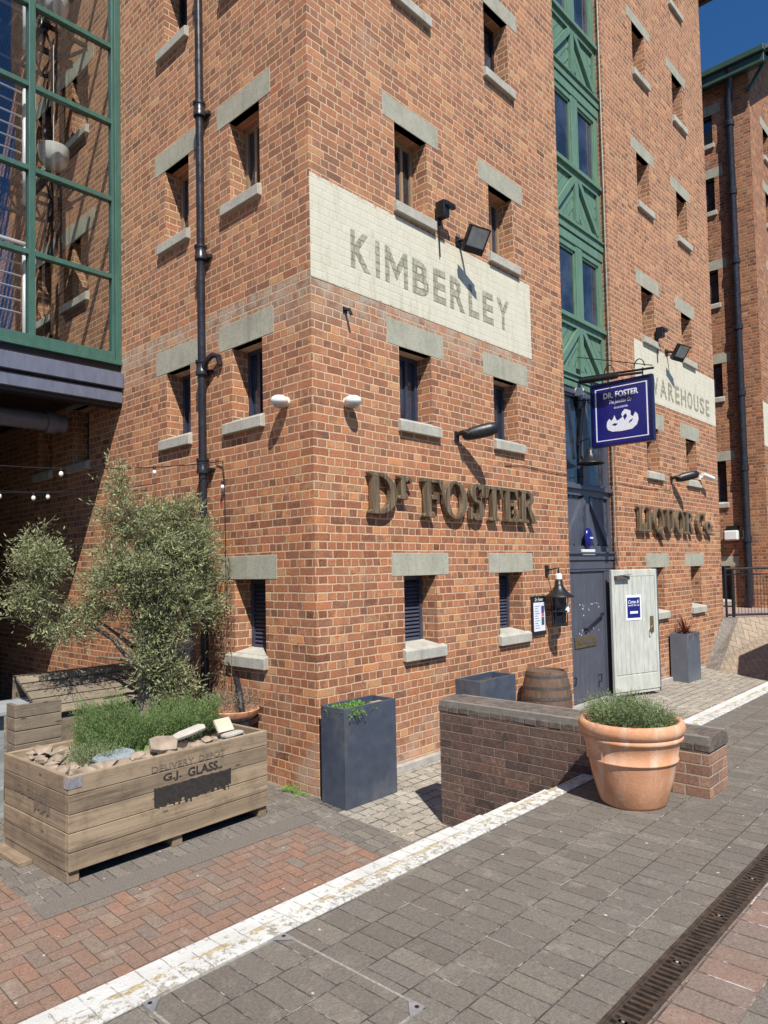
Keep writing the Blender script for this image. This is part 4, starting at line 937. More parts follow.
# ================================================================== GLAZED LINK BRIDGE
gb = thing('glazed_link_bridge', 'green-framed glazed stair bridge above the dark passage at the upper left', 'glazed bridge', (-2.5,4.2,3.3))
YB = 4.0; XL = -3.6; ZB0, ZB1 = 4.53, 16.2
mb = MB()
for i in range(3):
    x = -1.18-i*1.18; mb.box(x-.04,x+.04,YB-.03,YB+.09,ZB0,ZB1)
mb.box(-.085,-.0-.002,YB-.05,YB+.1,ZB0,ZB1); mb.box(-.12,-.085,YB-.02,YB+.08,ZB0,ZB1)
build('mullion', mb, M['green_steel'], gb, bevel=.004)
mb = MB()
zt = [5.716,6.81,7.91,9.0,10.09,11.18,12.27,13.36,14.45,15.5]
for z in zt: mb.box(XL,-.12,YB-.02,YB+.07,z-.032,z+.032)
mb.box(XL,-.13,YB-.05,YB+.1,ZB0,ZB0+.12); mb.box(XL,0-.002,YB-.07,YB+.1,ZB0-.05,ZB0)
build('transom', mb, M['green_steel'], gb, bevel=.004)
zz = [ZB0+.12]+zt
for i in range(3):
    xa = -.12 if i == 0 else -1.18-(i-1)*1.18-.04; xb = -1.18-i*1.18+.04
    for j in range(len(zz)-1):
        g = MB(); tl = rnd.uniform(-.004,.004); g.add([(xb,YB+.03+tl,zz[j]+.03),(xa,YB+.03-tl,zz[j]+.03),(xa,YB+.03-tl,zz[j+1]-.03),(xb,YB+.03+tl,zz[j+1]-.03)],[(0,1,2,3)])
        build('glass_pane', g, M['glass'], gb)
mb = MB(); mb.box(XL,-.01,YB-.12,YB+.2,4.15,4.36); mb.box(XL,-.01,YB-.08,YB+.2,3.95,4.11); build('fascia_beam', mb, M['beam_grey'], gb, bevel=.006)
mb = MB(); mb.box(XL,-.01,YB-.02,YB+.16,3.9,4.5); mb.box(XL,-.01,YB+.16,8.9,4.2,4.5); build('deck', mb, M['black'], gb)
mb = MB(); mb.tube([(XL,5.0,3.78),(-.35,5.0,3.78)], .13, 14); mb.tube([(-.62,5.0,3.78),(-.5,5.0,3.78)], .16, 14); build('soffit_pipe', mb, M['beam_grey'], gb, smooth='auto')
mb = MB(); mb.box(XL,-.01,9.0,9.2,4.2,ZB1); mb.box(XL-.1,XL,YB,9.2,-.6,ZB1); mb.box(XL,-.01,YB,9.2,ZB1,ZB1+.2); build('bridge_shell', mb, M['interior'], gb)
# stair landings with lattice trusses, handrails and bowl lamps inside
for z in (5.0+.0, 7.22, 9.42, 11.6, 13.8):
    mb = MB()
    if z > 6: mb.box(XL,-1.5,6.2,7.4,z-.05,z+.04)
    build('landing', mb, M['interior'], gb) if z > 6 else None
    if z > 6:
        tr = MB()
        for y in (4.75,5.25):
            tr.beam((-3.2,y,z-.02),(-.12,y,z-.02),.05,.05); tr.beam((-3.2,y,z-.42),(-.5,y,z-.42),.04,.04); tr.beam((-.5,y,z-.42),(-.12,y,z-.06),.04,.04)
            for i in range(9): x = -.4-i*.34; tr.beam((x,y,z-.04),(x-.17,y,z-.42),.025,.025); tr.beam((x-.17,y,z-.42),(x-.34,y,z-.04),.025,.025)
        for i in range(8): x = -.3-i*.36; tr.beam((x,4.75,z-.03),(x-.2,5.25,z-.42),.025,.025); tr.beam((x-.2,4.75,z-.42),(x,5.25,z-.03),.02,.02)
        build('lattice_truss', tr, M['black'], gb)
    hr = MB()
    for k in range(6): hr.tube([(XL+.1,4.7,z+.15+k*.17),(-1.05,4.7,z+.15+k*.17)], .014, 6)
    hr.tube([(XL+.1,4.7,z+1.12),(-1.0,4.7,z+1.12),(-.95,4.75,z+.95)], .028, 8)
    for x in (-1.0,-.88): hr.tube([(x,4.72,z-.55),(x,4.72,z+.15),(x,4.72,z+1.1)], .03, 8)
    build('handrail', hr, M['steel_white'], gb, smooth=True)
for z in (7.55, 9.72, 11.9):
    mb = MB(); c = (-.66,4.6,z); mb.lathe([(.02,-.3),(.1,-.28),(.17,-.2),(.2,-.1),(.205,0),(.195,.01),(.0,.012)], c, 24); bl = build('bowl_lamp', mb, M['bowl'], gb, smooth='auto')
    mb = MB(); mb.tube([(-.66,4.6,z),(-.66,4.6,z+1.5)], .006, 5); build('cord', mb, M['steel_white'], bl)
# far block on the other side of the passage, seen only as darkness and in reflections
nb = thing('passage_building', 'dark brick side of the passage under the glazed bridge', 'building', (-6,8,-.61))
mb = MB(); mb.box(-9,-3.72,4.1,26,-1,16); build('wall', mb, M['brick'], nb)
mb = MB(); mb.box(-9.3,-3.5,3.9,26.3,16.41,16.6); build('roof', mb, M['slate'], nb)
pe = thing('passage_end_wall', 'dark end wall closing the covered passage', 'wall', (-1.8,17.8,-.61)); mb = MB(); mb.box(-3.7,-.01,17.6,17.9,-1,4.2); build('brickwork', mb, M['brick'], pe)
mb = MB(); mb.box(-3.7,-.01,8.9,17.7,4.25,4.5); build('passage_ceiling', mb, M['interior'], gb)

# ================================================================== PLANTERS
def planter(x0,x1,y0,y1,z0,z1,label,mat,group='tall rectangular metal planters'):
    t = thing('metal_planter', label, 'planter', ((x0+x1)/2,(y0+y1)/2,z0), group)
    mb = MB(); w=.022; i=.008
    o = [(x0,y0),(x1,y0),(x1,y1),(x0,y1)]; n = [(x0+w,y0+w),(x1-w,y0+w),(x1-w,y1-w),(x0+w,y1-w)]
    vs = [(x,y,z0) for x,y in o]+[(x,y,z1) for x,y in o]+[(x,y,z1) for x,y in n]+[(x,y,z1-.16) for x,y in n]
    fs = [(3,2,1,0)]+[(k,(k+1)%4,(k+1)%4+4,k+4) for k in range(4)]+[(k+4,(k+1)%4+4,(k+1)%4+8,k+8) for k in range(4)]+[(k+8,(k+1)%4+8,(k+1)%4+12,k+12) for k in range(4)]
    mb.add(vs, fs); build('planter_box', mb, mat, t, bevel=.004)
    mb = MB(); ny=10; nx=18; g=[]
    for a in range(nx+1):
        for b in range(ny+1): g.append((x0+w+(x1-x0-2*w)*a/nx, y0+w+(y1-y0-2*w)*b/ny, z1-.07+rnd.uniform(-.015,.015)))
    mb.add(g, [(a*(ny+1)+b,(a+1)*(ny+1)+b,(a+1)*(ny+1)+b+1,a*(ny+1)+b+1) for a in range(nx) for b in range(ny)]); build('soil', mb, M['soil'], t)
    return t
p1 = planter(-.05,.665,-.43,-.1,LZ(-.43),.3,'dark grey planter with low green herbs at the warehouse corner',M['zinc'])
p2 = planter(1.99,2.72,-.53,-.17,LZ(-.5),.3,'dark grey planter half hidden behind the low brick wall, left of the barrel',M['zinc'])
p3 = planter(8.8,9.45,-.36,-.04,-.63,.27,'grey planter with spiky dark red plant by the far windows',M['zinc_l'])

def leaf_quad(mb, p, d, side, L, W, fold=0.):
    q = p + d*L; m = p + d*(L*.5)
    mb.add([p, m+side*W*.5, q, m-side*W*.5], [(0,1,2,3)])
def rv(r): 
    while True:
        v = Vector((r.uniform(-1,1),r.uniform(-1,1),r.uniform(-1,1)))
        if .05 < v.length <= 1: return v.normalized()
def sprig(mb, r, p, d, L, nl, ll, lw, bend=.25, spread=.9, grav=-.15):
    """stem with leaves round it"""
    d = d.normalized(); k = nl
    for i in range(k):
        t = i/k; q = p + d*(L*t); d = (d + rv(r)*bend*.25 + Vector((0,0,grav*.1))).normalized()
        s = rv(r); s = (s - d*s.dot(d)).normalized()
        ld = (d*(1.-spread*.5) + s*spread).normalized(); sd = ld.cross(rv(r)).normalized()
        leaf_quad(mb, q, ld, sd, ll*r.uniform(.7,1.2), lw*r.uniform(.7,1.2))
    leaf_quad(mb, p+d*L*.0+d*L, d, d.cross(rv(r)).normalized(), ll, lw)
def bush(root, name, mat, c, R3, n, L, nl, ll, lw, seed, up=1.0, spread=.8, zmin=None):
    r = random.Random(seed); mb = MB(); c = Vector(c)
    lumps = [(Vector((r.uniform(-.75,.75),r.uniform(-.75,.75),0)), r.uniform(.55,1.)) for _ in range(9)]
    for _ in range(n):
        a = r.uniform(0, 2*math.pi); q = math.sqrt(r.random()); x = q*math.cos(a); y = q*math.sin(a)
        h = max((s*math.sqrt(max(0, 1-((x-l.x)**2+(y-l.y)**2)/.55)) for l, s in lumps), default=.3); h = max(h, .35)
        z = h*r.uniform(.25,1.)*R3[2]
        p = c + Vector((x*R3[0]*.9, y*R3[1]*.9, z-L*.5)); d = Vector((x*.7, y*.7, up)) + rv(r)*.55
        sprig(mb, r, p, d, L*r.uniform(.6,1.25), nl, ll, lw, spread=spread)
    return build(name, mb, mat, root)
# low herbs in planter 1
r = random.Random(4); mb = MB()
for _ in range(420):
    p = Vector((r.uniform(-.02,.4)**1.0, r.uniform(-.4,-.13), .22)); sprig(mb, r, p, Vector((0,-.1,1))+rv(r)*.9, .07, 6, .022, .01)
for _ in range(25): p = Vector((r.uniform(.0,.2), -.42, .28)); sprig(mb, r, p, Vector((0,-.7,-.4))+rv(r)*.5, .08, 5, .022, .01)
build('herbs', mb, M['bright'], p1)
mb = MB(); mb.box(.42,.56,-.4,-.3,.255,.285); build('stone_chip', mb, M['rubble'], p1, bevel=.01)
# spiky cordyline in planter 3
r = random.Random(9); mb = MB()
for i in range(60):
    a = r.uniform(0,2*math.pi); el = r.uniform(.25,1.3); d = Vector((math.cos(a)*math.cos(el), math.sin(a)*math.cos(el), math.sin(el))); L = r.uniform(.3,.5)
    p = Vector((9.12,-.2,.24)); s = d.cross(Vector((0,0,1))).normalized()*.018; pts = []
    for k in range(5): t = k/4; q = p+d*L*t+Vector((0,0,-.18*t*t*(1.3-el))); w = (1-t)**.7; pts += [q-s*w, q+s*w]
    mb.add(pts, [(2*k,2*k+1,2*k+3,2*k+2) for k in range(4)])
build('spiky_leaves', mb, M['cordy'], p3)

# ================================================================== TERRACOTTA POT
def rnd_pot(name, label, c, H, rb, rt, rim=True, group=None):
    t = thing(name, label, 'plant pot', c, group)
    pr = [(rb*.93,0),(rb,.02),(rb+(rt-rb)*.35,H*.32),(rb+(rt-rb)*.52,H*.52),(rb+(rt-rb)*.54,H*.535),(rb+(rt-rb)*.58+.006,H*.54),(rb+(rt-rb)*.58+.006,H*.555),(rb+(rt-rb)*.57,H*.565),
          (rb+(rt-rb)*.72,H*.75),(rb+(rt-rb)*.8,H*.77),(rt*.95,H*.785),(rt*.965,H*.8),(rt*.95,H*.825),(rt*.93,H*.835),(rt*.96,H*.85),(rt*.995,H*.88),(rt*1.005,H*.92),(rt*.995,H*.96),(rt*.97,H*.99),(rt*.93,H),(rt*.88,H*.99),(rt*.86,H*.95),(rt*.85,H*.88)]
    mb = MB(); mb.lathe(pr, c, 56); build('pot', mb, M['terra'], t, smooth=True)
    mb = MB(); mb.lathe([(0,.9*H),(rt*.86,.89*H)], c, 30); build('soil', mb, M['soil'], t)
    return t
PC = (.02,-3.17,0)
tp = rnd_pot('terracotta_pot', 'large terracotta pot of rosemary in front of the low brown brick wall', PC, .56, .218, .345)
bush(tp, 'rosemary', M['rosemary'], (PC[0],PC[1],.5), (.275,.275,.2), 1150, .1, 12, .024, .0048, 5, up=1.0, spread=.75)

# ================================================================== BARREL
bt = thing('wooden_barrel', 'old wooden barrel standing against the front brick wall, right of the half hidden planter', 'barrel', (3.62,-.42,-.63))
H = .9; mb = MB(); mb.lathe([(.25,0),(.285,.12),(.315,.3),(.325,.43),(.315,.58),(.285,.75),(.255,.86),(.235,.86),(.23,.83),(0,.825)], (3.62,-.42,-.63), 40); build('staves', mb, M['barrel'], bt, smooth='auto')
for z, rr_ in ((.04,.264),(.2,.304),(.33,.32),(.53,.32),(.66,.303),(.8,.273)):
    mb = MB(); mb.lathe([(rr_-.006,-.02),(rr_+.004,-.02),(rr_+.004,.02),(rr_-.006,.02)], (3.62,-.42,-.63+z), 40); build('hoop', mb, M['hoop'], bt, smooth='auto')

# ================================================================== BIG TIMBER CRATE
ct = thing('timber_planter_crate', 'big weathered timber planter crate with G.J. GLASS stencilled on its front', 'crate planter', (-2.455,-.07,-.61), rz=R_(2.0))
CL, CD, CZ0, CZ1 = 1.83, 1.14, .085, .765
nb_ = 5; bh = (CZ1-CZ0)/nb_
for i in range(nb_):
    z = CZ0+i*bh; e = rnd.uniform(-.003,.003)
    for y0, y1, e_ in ((-.002+e,.035,0),(CD-.035,CD,.03)):
        mb = MB(); mb.box(e_,CL,y0,y1,z+.0025,z+bh-.0025); build('long_board', mb, M['wood_x'], ct, local=True, bevel=.004)
    for x0, x1, q in ((-.002+e,.034,CD-.001),(CL-.035,CL+.001+e,CD-.037)):
        mb = MB(); mb.box(x0,x1,.037,q,z+.0025,z+bh-.0025); build('end_board', mb, M['wood_y'], ct, local=True, bevel=.004)
for x in (.0,.86,1.74): mb = MB(); mb.box(x,x+.09,.02,CD-.02,0,CZ0-.002); build('foot_block', mb, M['wood_y'], ct, local=True, bevel=.005)
mb = MB(); mb.box(-.1,-.0,.6,1.12,0,.035); build('pallet_slat', mb, M['wood_y'], ct, local=True, bevel=.004)
mb = MB(); mb.box(-.004,.1,-.0062,-.003,.675,.75); mb.box(-.0062,-.003,-.006,.06,.675,.75); build('corner_bracket', mb, M['galv'], ct, local=True)
def CF(x, z): return lambda u, v: (x[0]+u*(x[1]-x[0]), -.0065, z[0]+v*(z[1]-z[0]))
CS = lambda y, z: (lambda u, v: (-.0065, y[0]+u*(y[1]-y[0]), z[0]+v*(z[1]-z[0])))
for s_, a_, b_ in (('G.J.',.76,.93),('GLASS..',.99,1.33)): build('stencil_lettering', text_mb(s_, CF((a_,b_),(.535,.61)), .03), M['stencil'], ct, local=True)
for s_, a_, b_ in (('DELIVERY',.66,1.05),('DEPOT',1.1,1.36)): build('stencil_lettering', text_mb(s_, CF((a_,b_),(.64,.69)), .01), M['faint'], ct, local=True)
for s_, a_, b_ in (('GJ',.88,.76),('GLASS',.7,.36)): build('stencil_lettering', text_mb(s_, CS((a_,b_),(.5,.57)), .02), M['faint'], ct, local=True)
def smear(x0,x1,z0,z1,side=False):
    """brushed-out rectangle: vertical brush strokes of uneven length with gaps"""
    mb = MB(); r = random.Random(int(x0*100)+3); x = x0
    f = (lambda x,z,w: (-.0062-w,x,z)) if side else (lambda x,z,w: (x,-.0062-w,z))
    mb.quad(f(x0+.01,z0+.025,-.0008),f(x1-.01,z0+.025,-.0008),f(x1-.01,z1-.008,-.0008),f(x0+.01,z1-.008,-.0008)); k = 0
    while x < x1:
        w = r.uniform(.006,.03); g = 0 if r.random() < .9 else r.uniform(.001,.003); sh = r.uniform(-.006,.006)
        b = z0+r.uniform(-.035,.03)*(1 if r.random()<.6 else .3); t = z1+r.uniform(-.006,.003); k += 1
        mb.quad(f(x,b,0),f(x+w,b+r.uniform(-.012,.012),0),f(x+w+sh*0,t,0),f(x,t,0)); x += w+g
    return mb
build('black_smear', smear(.68,1.41,.37,.515), M['stencil'], ct, local=True)
build('black_smear', smear(.3,.56,.43,.5,True), M['faint'], ct, local=True)
mb = MB(); mb.box(.03,CL-.03,.03,CD-.03,.3,.66); build('soil', mb, M['soil'], ct, local=True)
# rubble and slabs lying in the crate
def rock(r, c, s, flat=.5, rot=None):
    import bmesh
    bm = bmesh.new(); 
    for _ in range(14):
        v = rv(r); bm.verts.new((v.x*s[0]*r.uniform(.8,1.1), v.y*s[1]*r.uniform(.8,1.1), v.z*s[2]*r.uniform(.8,1.1)))
    bmesh.ops.convex_hull(bm, input=bm.verts[:]); bm.verts.ensure_lookup_table(); bm.verts.index_update()
    Rm = Matrix.Rotation(r.uniform(0,6.3) if rot is None else rot, 3, 'Z') @ Matrix.Rotation(r.uniform(-.4,.4), 3, 'X')
    keep = [f for f in bm.faces]; used = sorted({v.index for f in keep for v in f.verts}); mp = {i:k for k,i in enumerate(used)}; vl = bm.verts[:]
    mb = MB(); mb.add([Vector(c)+Rm @ vl[i].co for i in used], [tuple(mp[v.index] for v in f.verts) for f in keep]); bm.free(); return mb
rs = random.Random(21); cw = Matrix.Rotation(R_(2.0),4,'Z'); cw.translation = Vector((-2.455,-.07,-.61))
gcol = 'broken stones piled in the timber crate'
spots = []
for i in range(90):
    if i < 62: x = rs.uniform(.08,.62); y = rs.uniform(.08,1.15)
    else: x = rs.uniform(.5,1.72); y = rs.uniform(.08,.3)
    spots.append((x,y))
for x, y in spots:
    s = rs.uniform(.05,.115); c = cw @ Vector((x,y,.68+s*.3+rs.uniform(0,.03)))
    mb = rock(rs, c, (s,s*rs.uniform(.6,.9),s*rs.uniform(.3,.55)))
    o = build('broken_stone', mb, M['rubble'], origin=c); tag(o, 'brown broken stone in the rubble at the front of the timber crate', 'stone', gcol)
def slab(name, label, cx, cy, cz, sx, sy, sz, rz, rx, ry, mat):
    c = cw @ Vector((cx,cy,cz)); Rm = Matrix.Rotation(rz,3,'Z') @ Matrix.Rotation(rx,3,'X') @ Matrix.Rotation(ry,3,'Y'); mb = MB(); r = rs
    pts = [(-1,-.9),(-.2,-1.05),(.9,-.85),(1.05,.2),(.8,1.),(-.5,.9),(-1.05,.5)] if mat is not M['slab'] else [(-1,-1),(1,-1),(1,1),(-1,1)]
    mb.prism(pts, lambda u,v,t: c+Rm @ Vector((u*sx*.5, v*sy*.5, (t-.5)*sz))); tag(build(name, mb, mat, bevel=.006, origin=c), label, 'stone slab')
slab('stone_slab','cream square stone slab propped at the right end of the timber crate',1.5,.2,.84,.17,.13,.03,.1,R_(55),0,M['slab'])
slab('stone_slab','flat pale slab lying under the cream square slab in the crate',1.52,.1,.775,.22,.1,.025,.15,0,0,M['slab_w'])
slab('stone_slab','long narrow white slab lying in the middle of the timber crate',1.19,.27,.83,.34,.09,.03,.2,R_(20),R_(-6),M['slab_w'])
slab('stone_slab','pinkish tilted broken slab in front of the crate greenery',.88,.18,.8,.22,.16,.04,-.4,R_(35),R_(10),M['rubble'])
slab('stone_slab','blue-grey slate slab lying between the green bushes and the crate edge',.52,.3,.755,.34,.2,.03,.15,R_(12),0,M['slab_b'])
def crate_bush(lx, ly, R3, n, seed, label, mat, L=.11, ll=.024, lw=.0045, up=1.6):
    c = cw @ Vector((lx,ly,.66)); t = thing('green_bush', label, 'bush', c)
    return bush(t, 'foliage', mat, c, R3, n, L, 11, ll, lw, seed, up=up, spread=.6)
crate_bush(.8,.76,(.4,.3,.5),3000,11,'larger feathery green bush in the left half of the timber crate',M['lavender'])
crate_bush(1.46,.76,(.36,.26,.42),2200,12,'lower feathery green bush in the right half of the timber crate',M['lavender'])
crate_bush(.42,.42,(.22,.14,.2),600,13,'low dark green tuft beside the blue-grey slate in the crate',M['rosemary'])
r = random.Random(31); c = cw @ Vector((.78,.33,.68)); t = thing('leafy_seedling','small bright green leafy seedling in front of the crate bushes','plant',c); mb = MB()
for _ in range(26): d = rv(r); d.z = abs(d.z)*.8+.2; d.normalize(); leaf_quad(mb, c+Vector((r.uniform(-.03,.03),r.uniform(-.03,.03),r.uniform(0,.07))), d, d.cross(rv(r)).normalized(), r.uniform(.04,.07), r.uniform(.03,.05))
build('leaves', mb, M['bright'], t)

# ================================================================== BENCH / TIMBER BEHIND THE CRATE
bn = thing('timber_bench', 'grey-brown timber bench box with high sloping plank back behind the crate', 'bench', (-1.4,2.2,-.61))
mb = MB(); n = 5
Ff = lambda u, v, w=0: (-2.0+u*1.25+.08*(1-v), 1.75+v*.45, .28+v*.34+w*.03)
for i in range(n):
    a, b = i/n+.01, (i+1)/n-.01
    for (u0,u1) in ((0,.36),(.365,.8),(.805,1.)):
        P = [Ff(u0,a),Ff(u1,a),Ff(u1,b),Ff(u0,b)]; Q = [(x,y+.02,z-.03) for x,y,z in P]; mb.add(P+Q, [(0,1,2,3),(7,6,5,4),(0,4,5,1),(1,5,6,2),(2,6,7,3),(3,7,4,0)])
build('back_plank', mb, M['wood_b'], bn, bevel=.004)
mb = MB(); mb.add([(-2.0,2.2,.62),(-.75,2.2,.62),(-.75,2.42,.6),(-1.95,2.42,.6)], [(0,1,2,3)]); mb.box(-1.95,-.75,1.8,2.4,-.6,.28); mb.add([(-2.0,2.42,-.6),(-.75,2.42,-.6),(-.75,2.42,.6),(-1.95,2.42,.6)],[(0,1,2,3)]); build('bench_box', mb, M['wood_b'], bn)
tb = thing('timber_bench', 'low timber box end of boards poking up behind the left rear corner of the crate', 'bench', (-2.15,1.45,-.61))
mb = MB()
for i in range(6): mb.box(-2.33,-1.93,1.3,1.34,-.2+i*.115,-.09+i*.115)
for i in range(6): mb.box(-2.33,-2.29,1.34,1.5,-.2+i*.115,-.09+i*.115)
mb.box(-2.33,-1.93,1.3,1.5,-.6,-.21); build('board', mb, M['wood_b'], tb, bevel=.006)
ta = thing('picnic_table', 'pale blue-grey plank table top at the left edge beyond the crate', 'table', (-2.9,2.1,-.61))
mb = MB()
for i in range(5): mb.box(-3.6,-1.85+.06*i,1.75+i*.13,1.87+i*.13,.33,.37)
build('table_top', mb, M['table'], ta, bevel=.005)
for x in (-3.4,-2.3):
    for y in (1.85,2.3): mb = MB(); mb.box(x,x+.07,y,y+.07,-.61,.33); build('leg', mb, M['table'], ta)
lp = rnd_pot('terracotta_pot', 'terracotta pot cut off by the left edge of the picture beside the crate', (-2.84,1.42,-.61), .62, .2, .3)
bush(lp, 'leafy_plant', M['bright'], (-2.84,1.42,-.05), (.22,.22,.1), 160, .07, 7, .03, .014, 55)
# bowl with dry plant + black hose + ledge by the wall
bw = thing('shallow_bowl_planter', 'shallow reddish bowl of dry grey twigs on a dark stand under the low left window', 'plant pot', (-.28,1.0,-.6))
mb = MB(); mb.lathe([(.16,.66),(.2,.68),(.25,.73),(.265,.78),(.25,.785),(.235,.74),(0,.72)], (-.28,1.0,-.61), 32); build('bowl', mb, M['terra'], bw, smooth='auto')
mb = MB(); mb.lathe([(.17,.0),(.17,.6),(.24,.64),(.26,.7),(.16,.66)], (-.28,1.0,-.61), 24); build('stand', mb, M['black'], bw, smooth='auto')
r = random.Random(8); mb = MB()
for _ in range(520):
    a = r.uniform(0,6.3); q = math.sqrt(r.random())*.2; p = Vector((-.28+q*math.cos(a),1.0+q*math.sin(a),.13)); d = Vector((math.cos(a)*.6*q*5,math.sin(a)*.6*q*5,1.2))+rv(r)*.5
    sprig(mb, r, p+d.normalized()*r.uniform(0,.12), d, .14, 5, .05, .004, bend=.8)
build('dry_twigs', mb, M['dry'], bw)
mb = MB(); mb.tube([(-.06,1.25,.42),(-.12,1.18,.45),(-.2,1.05,.44),(-.27,.92,.38),(-.31,.83,.26),(-.32,.78,.08),(-.32,.77,-.3),(-.32,.77,-.6)], .032, 10); mb.tube([(-.32,.77,-.05),(-.32,.77,.07)], .045, 10)
tag(build('drain_hose', mb, M['pipe'], smooth='auto', origin=(-.32,.77,-.6)), 'black pipe bending out under the low left window sill down behind the crate', 'pipe')
mb = MB(); 
r = random.Random(77)
for _ in range(60): p = Vector((-.03-r.random()*.08, r.uniform(.1,.45), -.6)); sprig(mb, r, p, Vector((0,0,1))+rv(r)*1.2, .05, 5, .02, .01)
tag(build('weeds', mb, M['bright'], origin=(-.05,.3,-.6)), 'small green weeds at the foot of the left brick face', 'weeds', kind='stuff')

# ================================================================== OLIVE TREE
ot = thing('olive_tree', 'bushy grey-green olive tree with gnarled trunk behind the timber crate', 'olive tree', (-.85,1.62,-.61))
r = random.Random(42); mb = MB()
base = Vector((-.85,1.62,-.6))
mb.tube([base, base+Vector((.0,0,.4)), base+Vector((.04,.0,.8)), base+Vector((-.02,0,1.05)), base+Vector((-.08,.02,1.4))], [.24,.19,.17,.15,.1], 14)
for k in range(9):
    a = k*.7; o_ = Vector((math.cos(a)*.13, math.sin(a)*.13, 0)); mb.tube([base+o_*1.5, base+o_*1.1+Vector((0,0,.5)), base+o_*.9+Vector((.04,0,1.0+.05*k))], [.07,.075,.04], 8)
tips = []
for k in range(20):
    a = r.uniform(0,6.3); p0 = base+Vector((0,0,r.uniform(.8,1.3))); rad = r.uniform(.4,.95); p2 = Vector((-.95+math.cos(a)*rad*.8, 1.6+math.sin(a)*rad*.5, r.uniform(.8,2.1)))
    p2.x = min(p2.x,-.14); p1 = (p0+p2)/2+Vector((0,0,.12))+rv(r)*.08; mb.tube([p0,p1,p2], [.035,.02,.008], 6); tips.append(p2)
mb.tube([base+Vector((0,0,1.0)),(-1.25,1.7,.95),(-1.8,1.85,1.35)], [.04,.025,.01], 6)
build('trunk', mb, M['bark'], ot, smooth='auto')
lobes = [((-1.0,1.5,1.75),(.46,.4,.42),1.2),((-.58,1.45,1.72),(.4,.36,.46),1.2),((-.74,1.38,1.28),(.48,.32,.32),1.2),((-1.13,1.6,2.1),(.17,.2,.26),.3),((-1.18,1.62,2.4),(.08,.09,.25),.07),((-1.2,1.62,2.66),(.04,.05,.14),.025),((-.6,1.5,2.1),(.36,.3,.24),.6),
         ((-1.88,1.85,1.72),(.26,.22,.22),.45),((-2.0,1.85,1.4),(.2,.18,.2),.2),((-1.68,1.8,1.14),(.3,.2,.2),.3),((-1.3,1.6,1.4),(.32,.28,.3),.5),((-.92,1.42,.85),(.26,.2,.34),.6),((-.8,1.4,.42),(.24,.18,.3),.45)]
mb = MB(); tw = MB(); tot = sum(l[2] for l in lobes); N = 7200
for c, R3, wgt in lobes:
    c = Vector(c)
    cl = [c+Vector((v.x*R3[0],v.y*R3[1],v.z*R3[2]))*1. for v in (rv(r)*r.uniform(.3,.95) for _ in range(int(26*wgt)+3))]
    for _ in range(int(N*wgt/tot)):
        q = r.choice(cl); p = q+rv(r)*r.uniform(.0,.14)
        if p.x > -.2: p.x = -.2-r.random()*.12
        out = (p-c); d = Vector((out.x,out.y,out.z*.6))*1.2+rv(r)*.7+Vector((0,0,.35))
        L = r.uniform(.09,.24); s_ = r.choice((.65,.85,1.15)); sprig(mb, r, p, d, L*s_, 9, .046*s_, .0125*s_, bend=1., spread=.7)
        if r.random() < .35: tw.tube([p-d.normalized()*.08, p+d.normalized()*L], .0022, 3, cap=False)
build('crown', mb, M['olive'], ot); build('twigs', tw, M['twig'], ot)
# climbing dry stems by the pipe
vn = thing('dry_climber', 'sparse dry climber stems on the brick wall between downpipe and low window', 'climbing plant', (-.04,1.55,-.6)); mb = MB(); tw = MB(); r = random.Random(66)
for k in range(6):
    y = 1.42+.06*k; p = Vector((-.03,y,-.2)); pts = [p]
    for i in range(9): p = p+Vector((0,r.uniform(-.05,.05),.22)); p.x = -.03-r.random()*.05; pts.append(p.copy())
    tw.tube(pts, .004, 4)
    for q in pts:
        for _ in range(5): leaf_quad(mb, q+rv(r)*.05-Vector((.03,0,0)), (rv(r)+Vector((-.4,0,-.5))).normalized(), rv(r), r.uniform(.04,.09), .014)
build('stem', tw, M['twig'], vn); build('leaves', mb, M['dry'], vn)

# ================================================================== FESTOON LIGHTS
fl = thing('festoon_lights', 'string of small round white bulbs strung across the dark passage on two wires', 'string lights', (-.02,1.65,2.8))
def sag(a, b, s, n=14): a=Vector(a); b=Vector(b); return [a.lerp(b,i/n)-Vector((0,0,s*4*(i/n)*(1-i/n))) for i in range(n+1)]
w1 = sag((-.02,1.66,2.87),(-4.5,2.35,2.9),.22); w2 = sag((-.05,3.2,2.68),(-4.6,2.2,2.5),.1); w3 = sag((-.02,3.0,2.75),(-4.6,2.0,2.6),.22)
mb = MB()
for w_ in (w1,w2,w3): mb.tube(w_, .006, 5)
mb.tube([(-.02,1.66,2.88),(-.03,1.52,2.86),(-.02,1.5,2.6),(-.015,1.5,1.2)], .006, 5); build('wire', mb, M['black'], fl)
def bulb(p, k):
    p = Vector(p); b = MB(); b.lathe([(.004,.0),(.016,-.015),(.023,-.035),(.017,-.055),(.004,-.062)], p, 12); s = build('bulb', b, M['bulb'], fl, smooth=True)
    b = MB(); b.lathe([(.012,.03),(.014,.0),(.014,-.018),(.006,-.02)], p, 8); build('lamp_holder', b, M['black'], s)
for w_, ts in ((w1,(.16,.37,.6)),(w2,(.3,.42,.55)),(w3,(.36,.48,.6))):
    for t_ in ts:
        i = int(t_*14); bulb(w_[i].lerp(w_[i+1], t_*14-i)-Vector((0,0,.02)), 0)
bulb((-.05,1.5,2.6), 0)
ps = thing('parasol', 'unseen dark open parasol on the upper pavement just beyond the right edge', 'parasol', (10.2,-3.5,0))  # out-of-view parasol, added to cast the dark shape on the paved bank
mb = MB(); mb.tube([(10.2,-3.5,.05),(10.2,-3.5,2.75)], .03, 10); build('pole', mb, M['black'], ps)
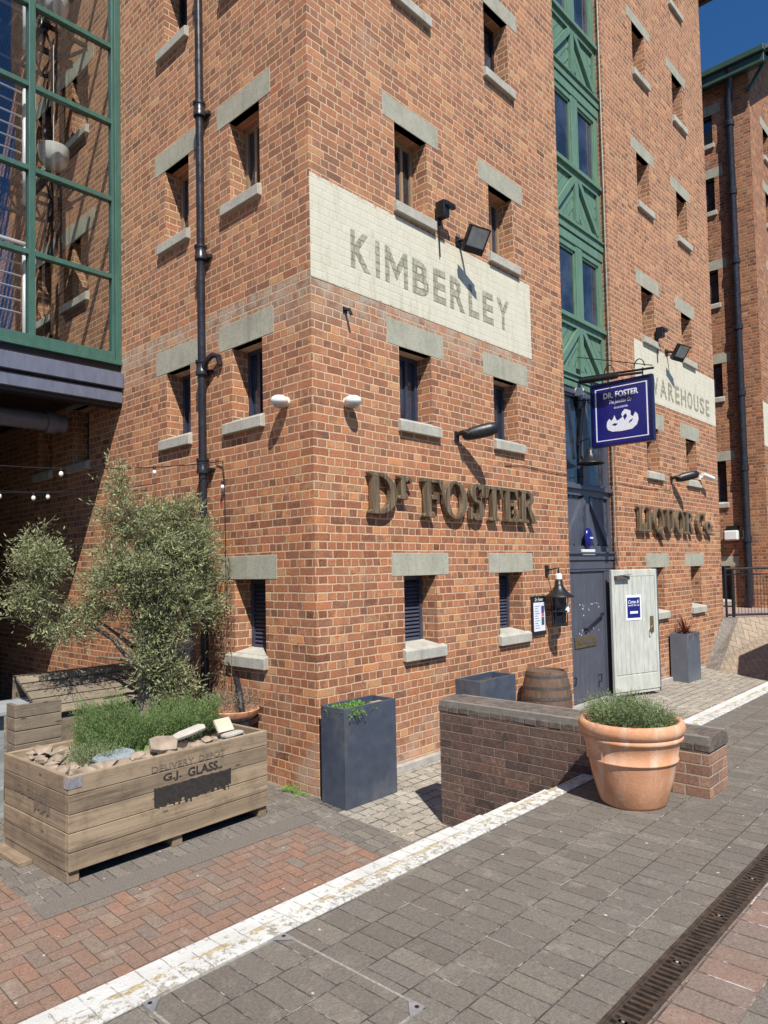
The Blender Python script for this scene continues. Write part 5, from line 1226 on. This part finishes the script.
mb = MB(); mb.lathe([(0,2.75),(1.3,2.2),(1.3,2.05),(1.28,2.05),(1.27,2.17),(0,2.7)], (10.2,-3.5,0), 8); build('canopy', mb, M['slate_paint'], ps)
mb = MB(); mb.lathe([(.3,0),(.3,.05),(.05,.09),(.05,.3)], (10.2,-3.5,0), 20); build('base', mb, M['black'], ps)
# ================================================================== WORLD, SUN, CAMERA
W = bpy.data.worlds.new('World'); scene.world = W; W.use_nodes = True
nt = W.node_tree; bgN = nt.nodes['Background']; sky = nt.nodes.new('ShaderNodeTexSky'); sky.sky_type = 'NISHITA'; sky.sun_disc = False
sd = Vector((-.42,-.66,1.)).normalized(); el = math.asin(sd.z)
sky.sun_elevation = el; sky.sun_rotation = math.atan2(sd.x, sd.y); sky.air_density = 1.; sky.dust_density = .0; sky.ozone_density = 9; sky.altitude = 50
hsv = nt.nodes.new('ShaderNodeHueSaturation'); hsv.inputs['Saturation'].default_value = 1.14; nt.links.new(sky.outputs[0], hsv.inputs['Color']); nt.links.new(hsv.outputs[0], bgN.inputs[0]); bgN.inputs[1].default_value = SKY
su = bpy.data.lights.new('sun', 'SUN'); su.energy = SUN; su.angle = R_(.5); su.color = (1,.955,.88)
so = bpy.data.objects.new('sun', su); COL.objects.link(so); so.rotation_euler = sd.to_track_quat('Z','Y').to_euler(); so.location = sd*30
cam = bpy.data.cameras.new('camera'); co = bpy.data.objects.new('camera', cam); COL.objects.link(co); scene.camera = co
yaw, pitch, roll = R_(42.93878728), R_(2.4737722), R_(-1.19266678)
f = Vector((math.cos(yaw)*math.cos(pitch), math.sin(yaw)*math.cos(pitch), math.sin(pitch))); r0 = Vector((math.sin(yaw), -math.cos(yaw), 0)); u0 = r0.cross(f)
c_, s_ = math.cos(roll), math.sin(roll); rt = r0*c_+u0*s_; up = -r0*s_+u0*c_
Mx = Matrix((( rt.x, up.x, -f.x, -4.67007729),(rt.y, up.y, -f.y, -5.28137084),(rt.z, up.z, -f.z, 1.61),(0,0,0,1)))
co.matrix_world = Mx
cam.sensor_fit = 'VERTICAL'; cam.sensor_height = 24; cam.lens = 709.7043*24/1024; cam.shift_y = 25.346/1024; cam.clip_end = 2000; cam.clip_start = .05
vs = scene.view_settings; scene.display_settings.display_device = 'sRGB'; vs.view_transform = 'Standard'; vs.look = 'None'; vs.gamma = 1; vs.use_curve_mapping = False; vs.exposure = EXPO
scene.cycles.max_bounces = 8; scene.cycles.transparent_max_bounces = 24
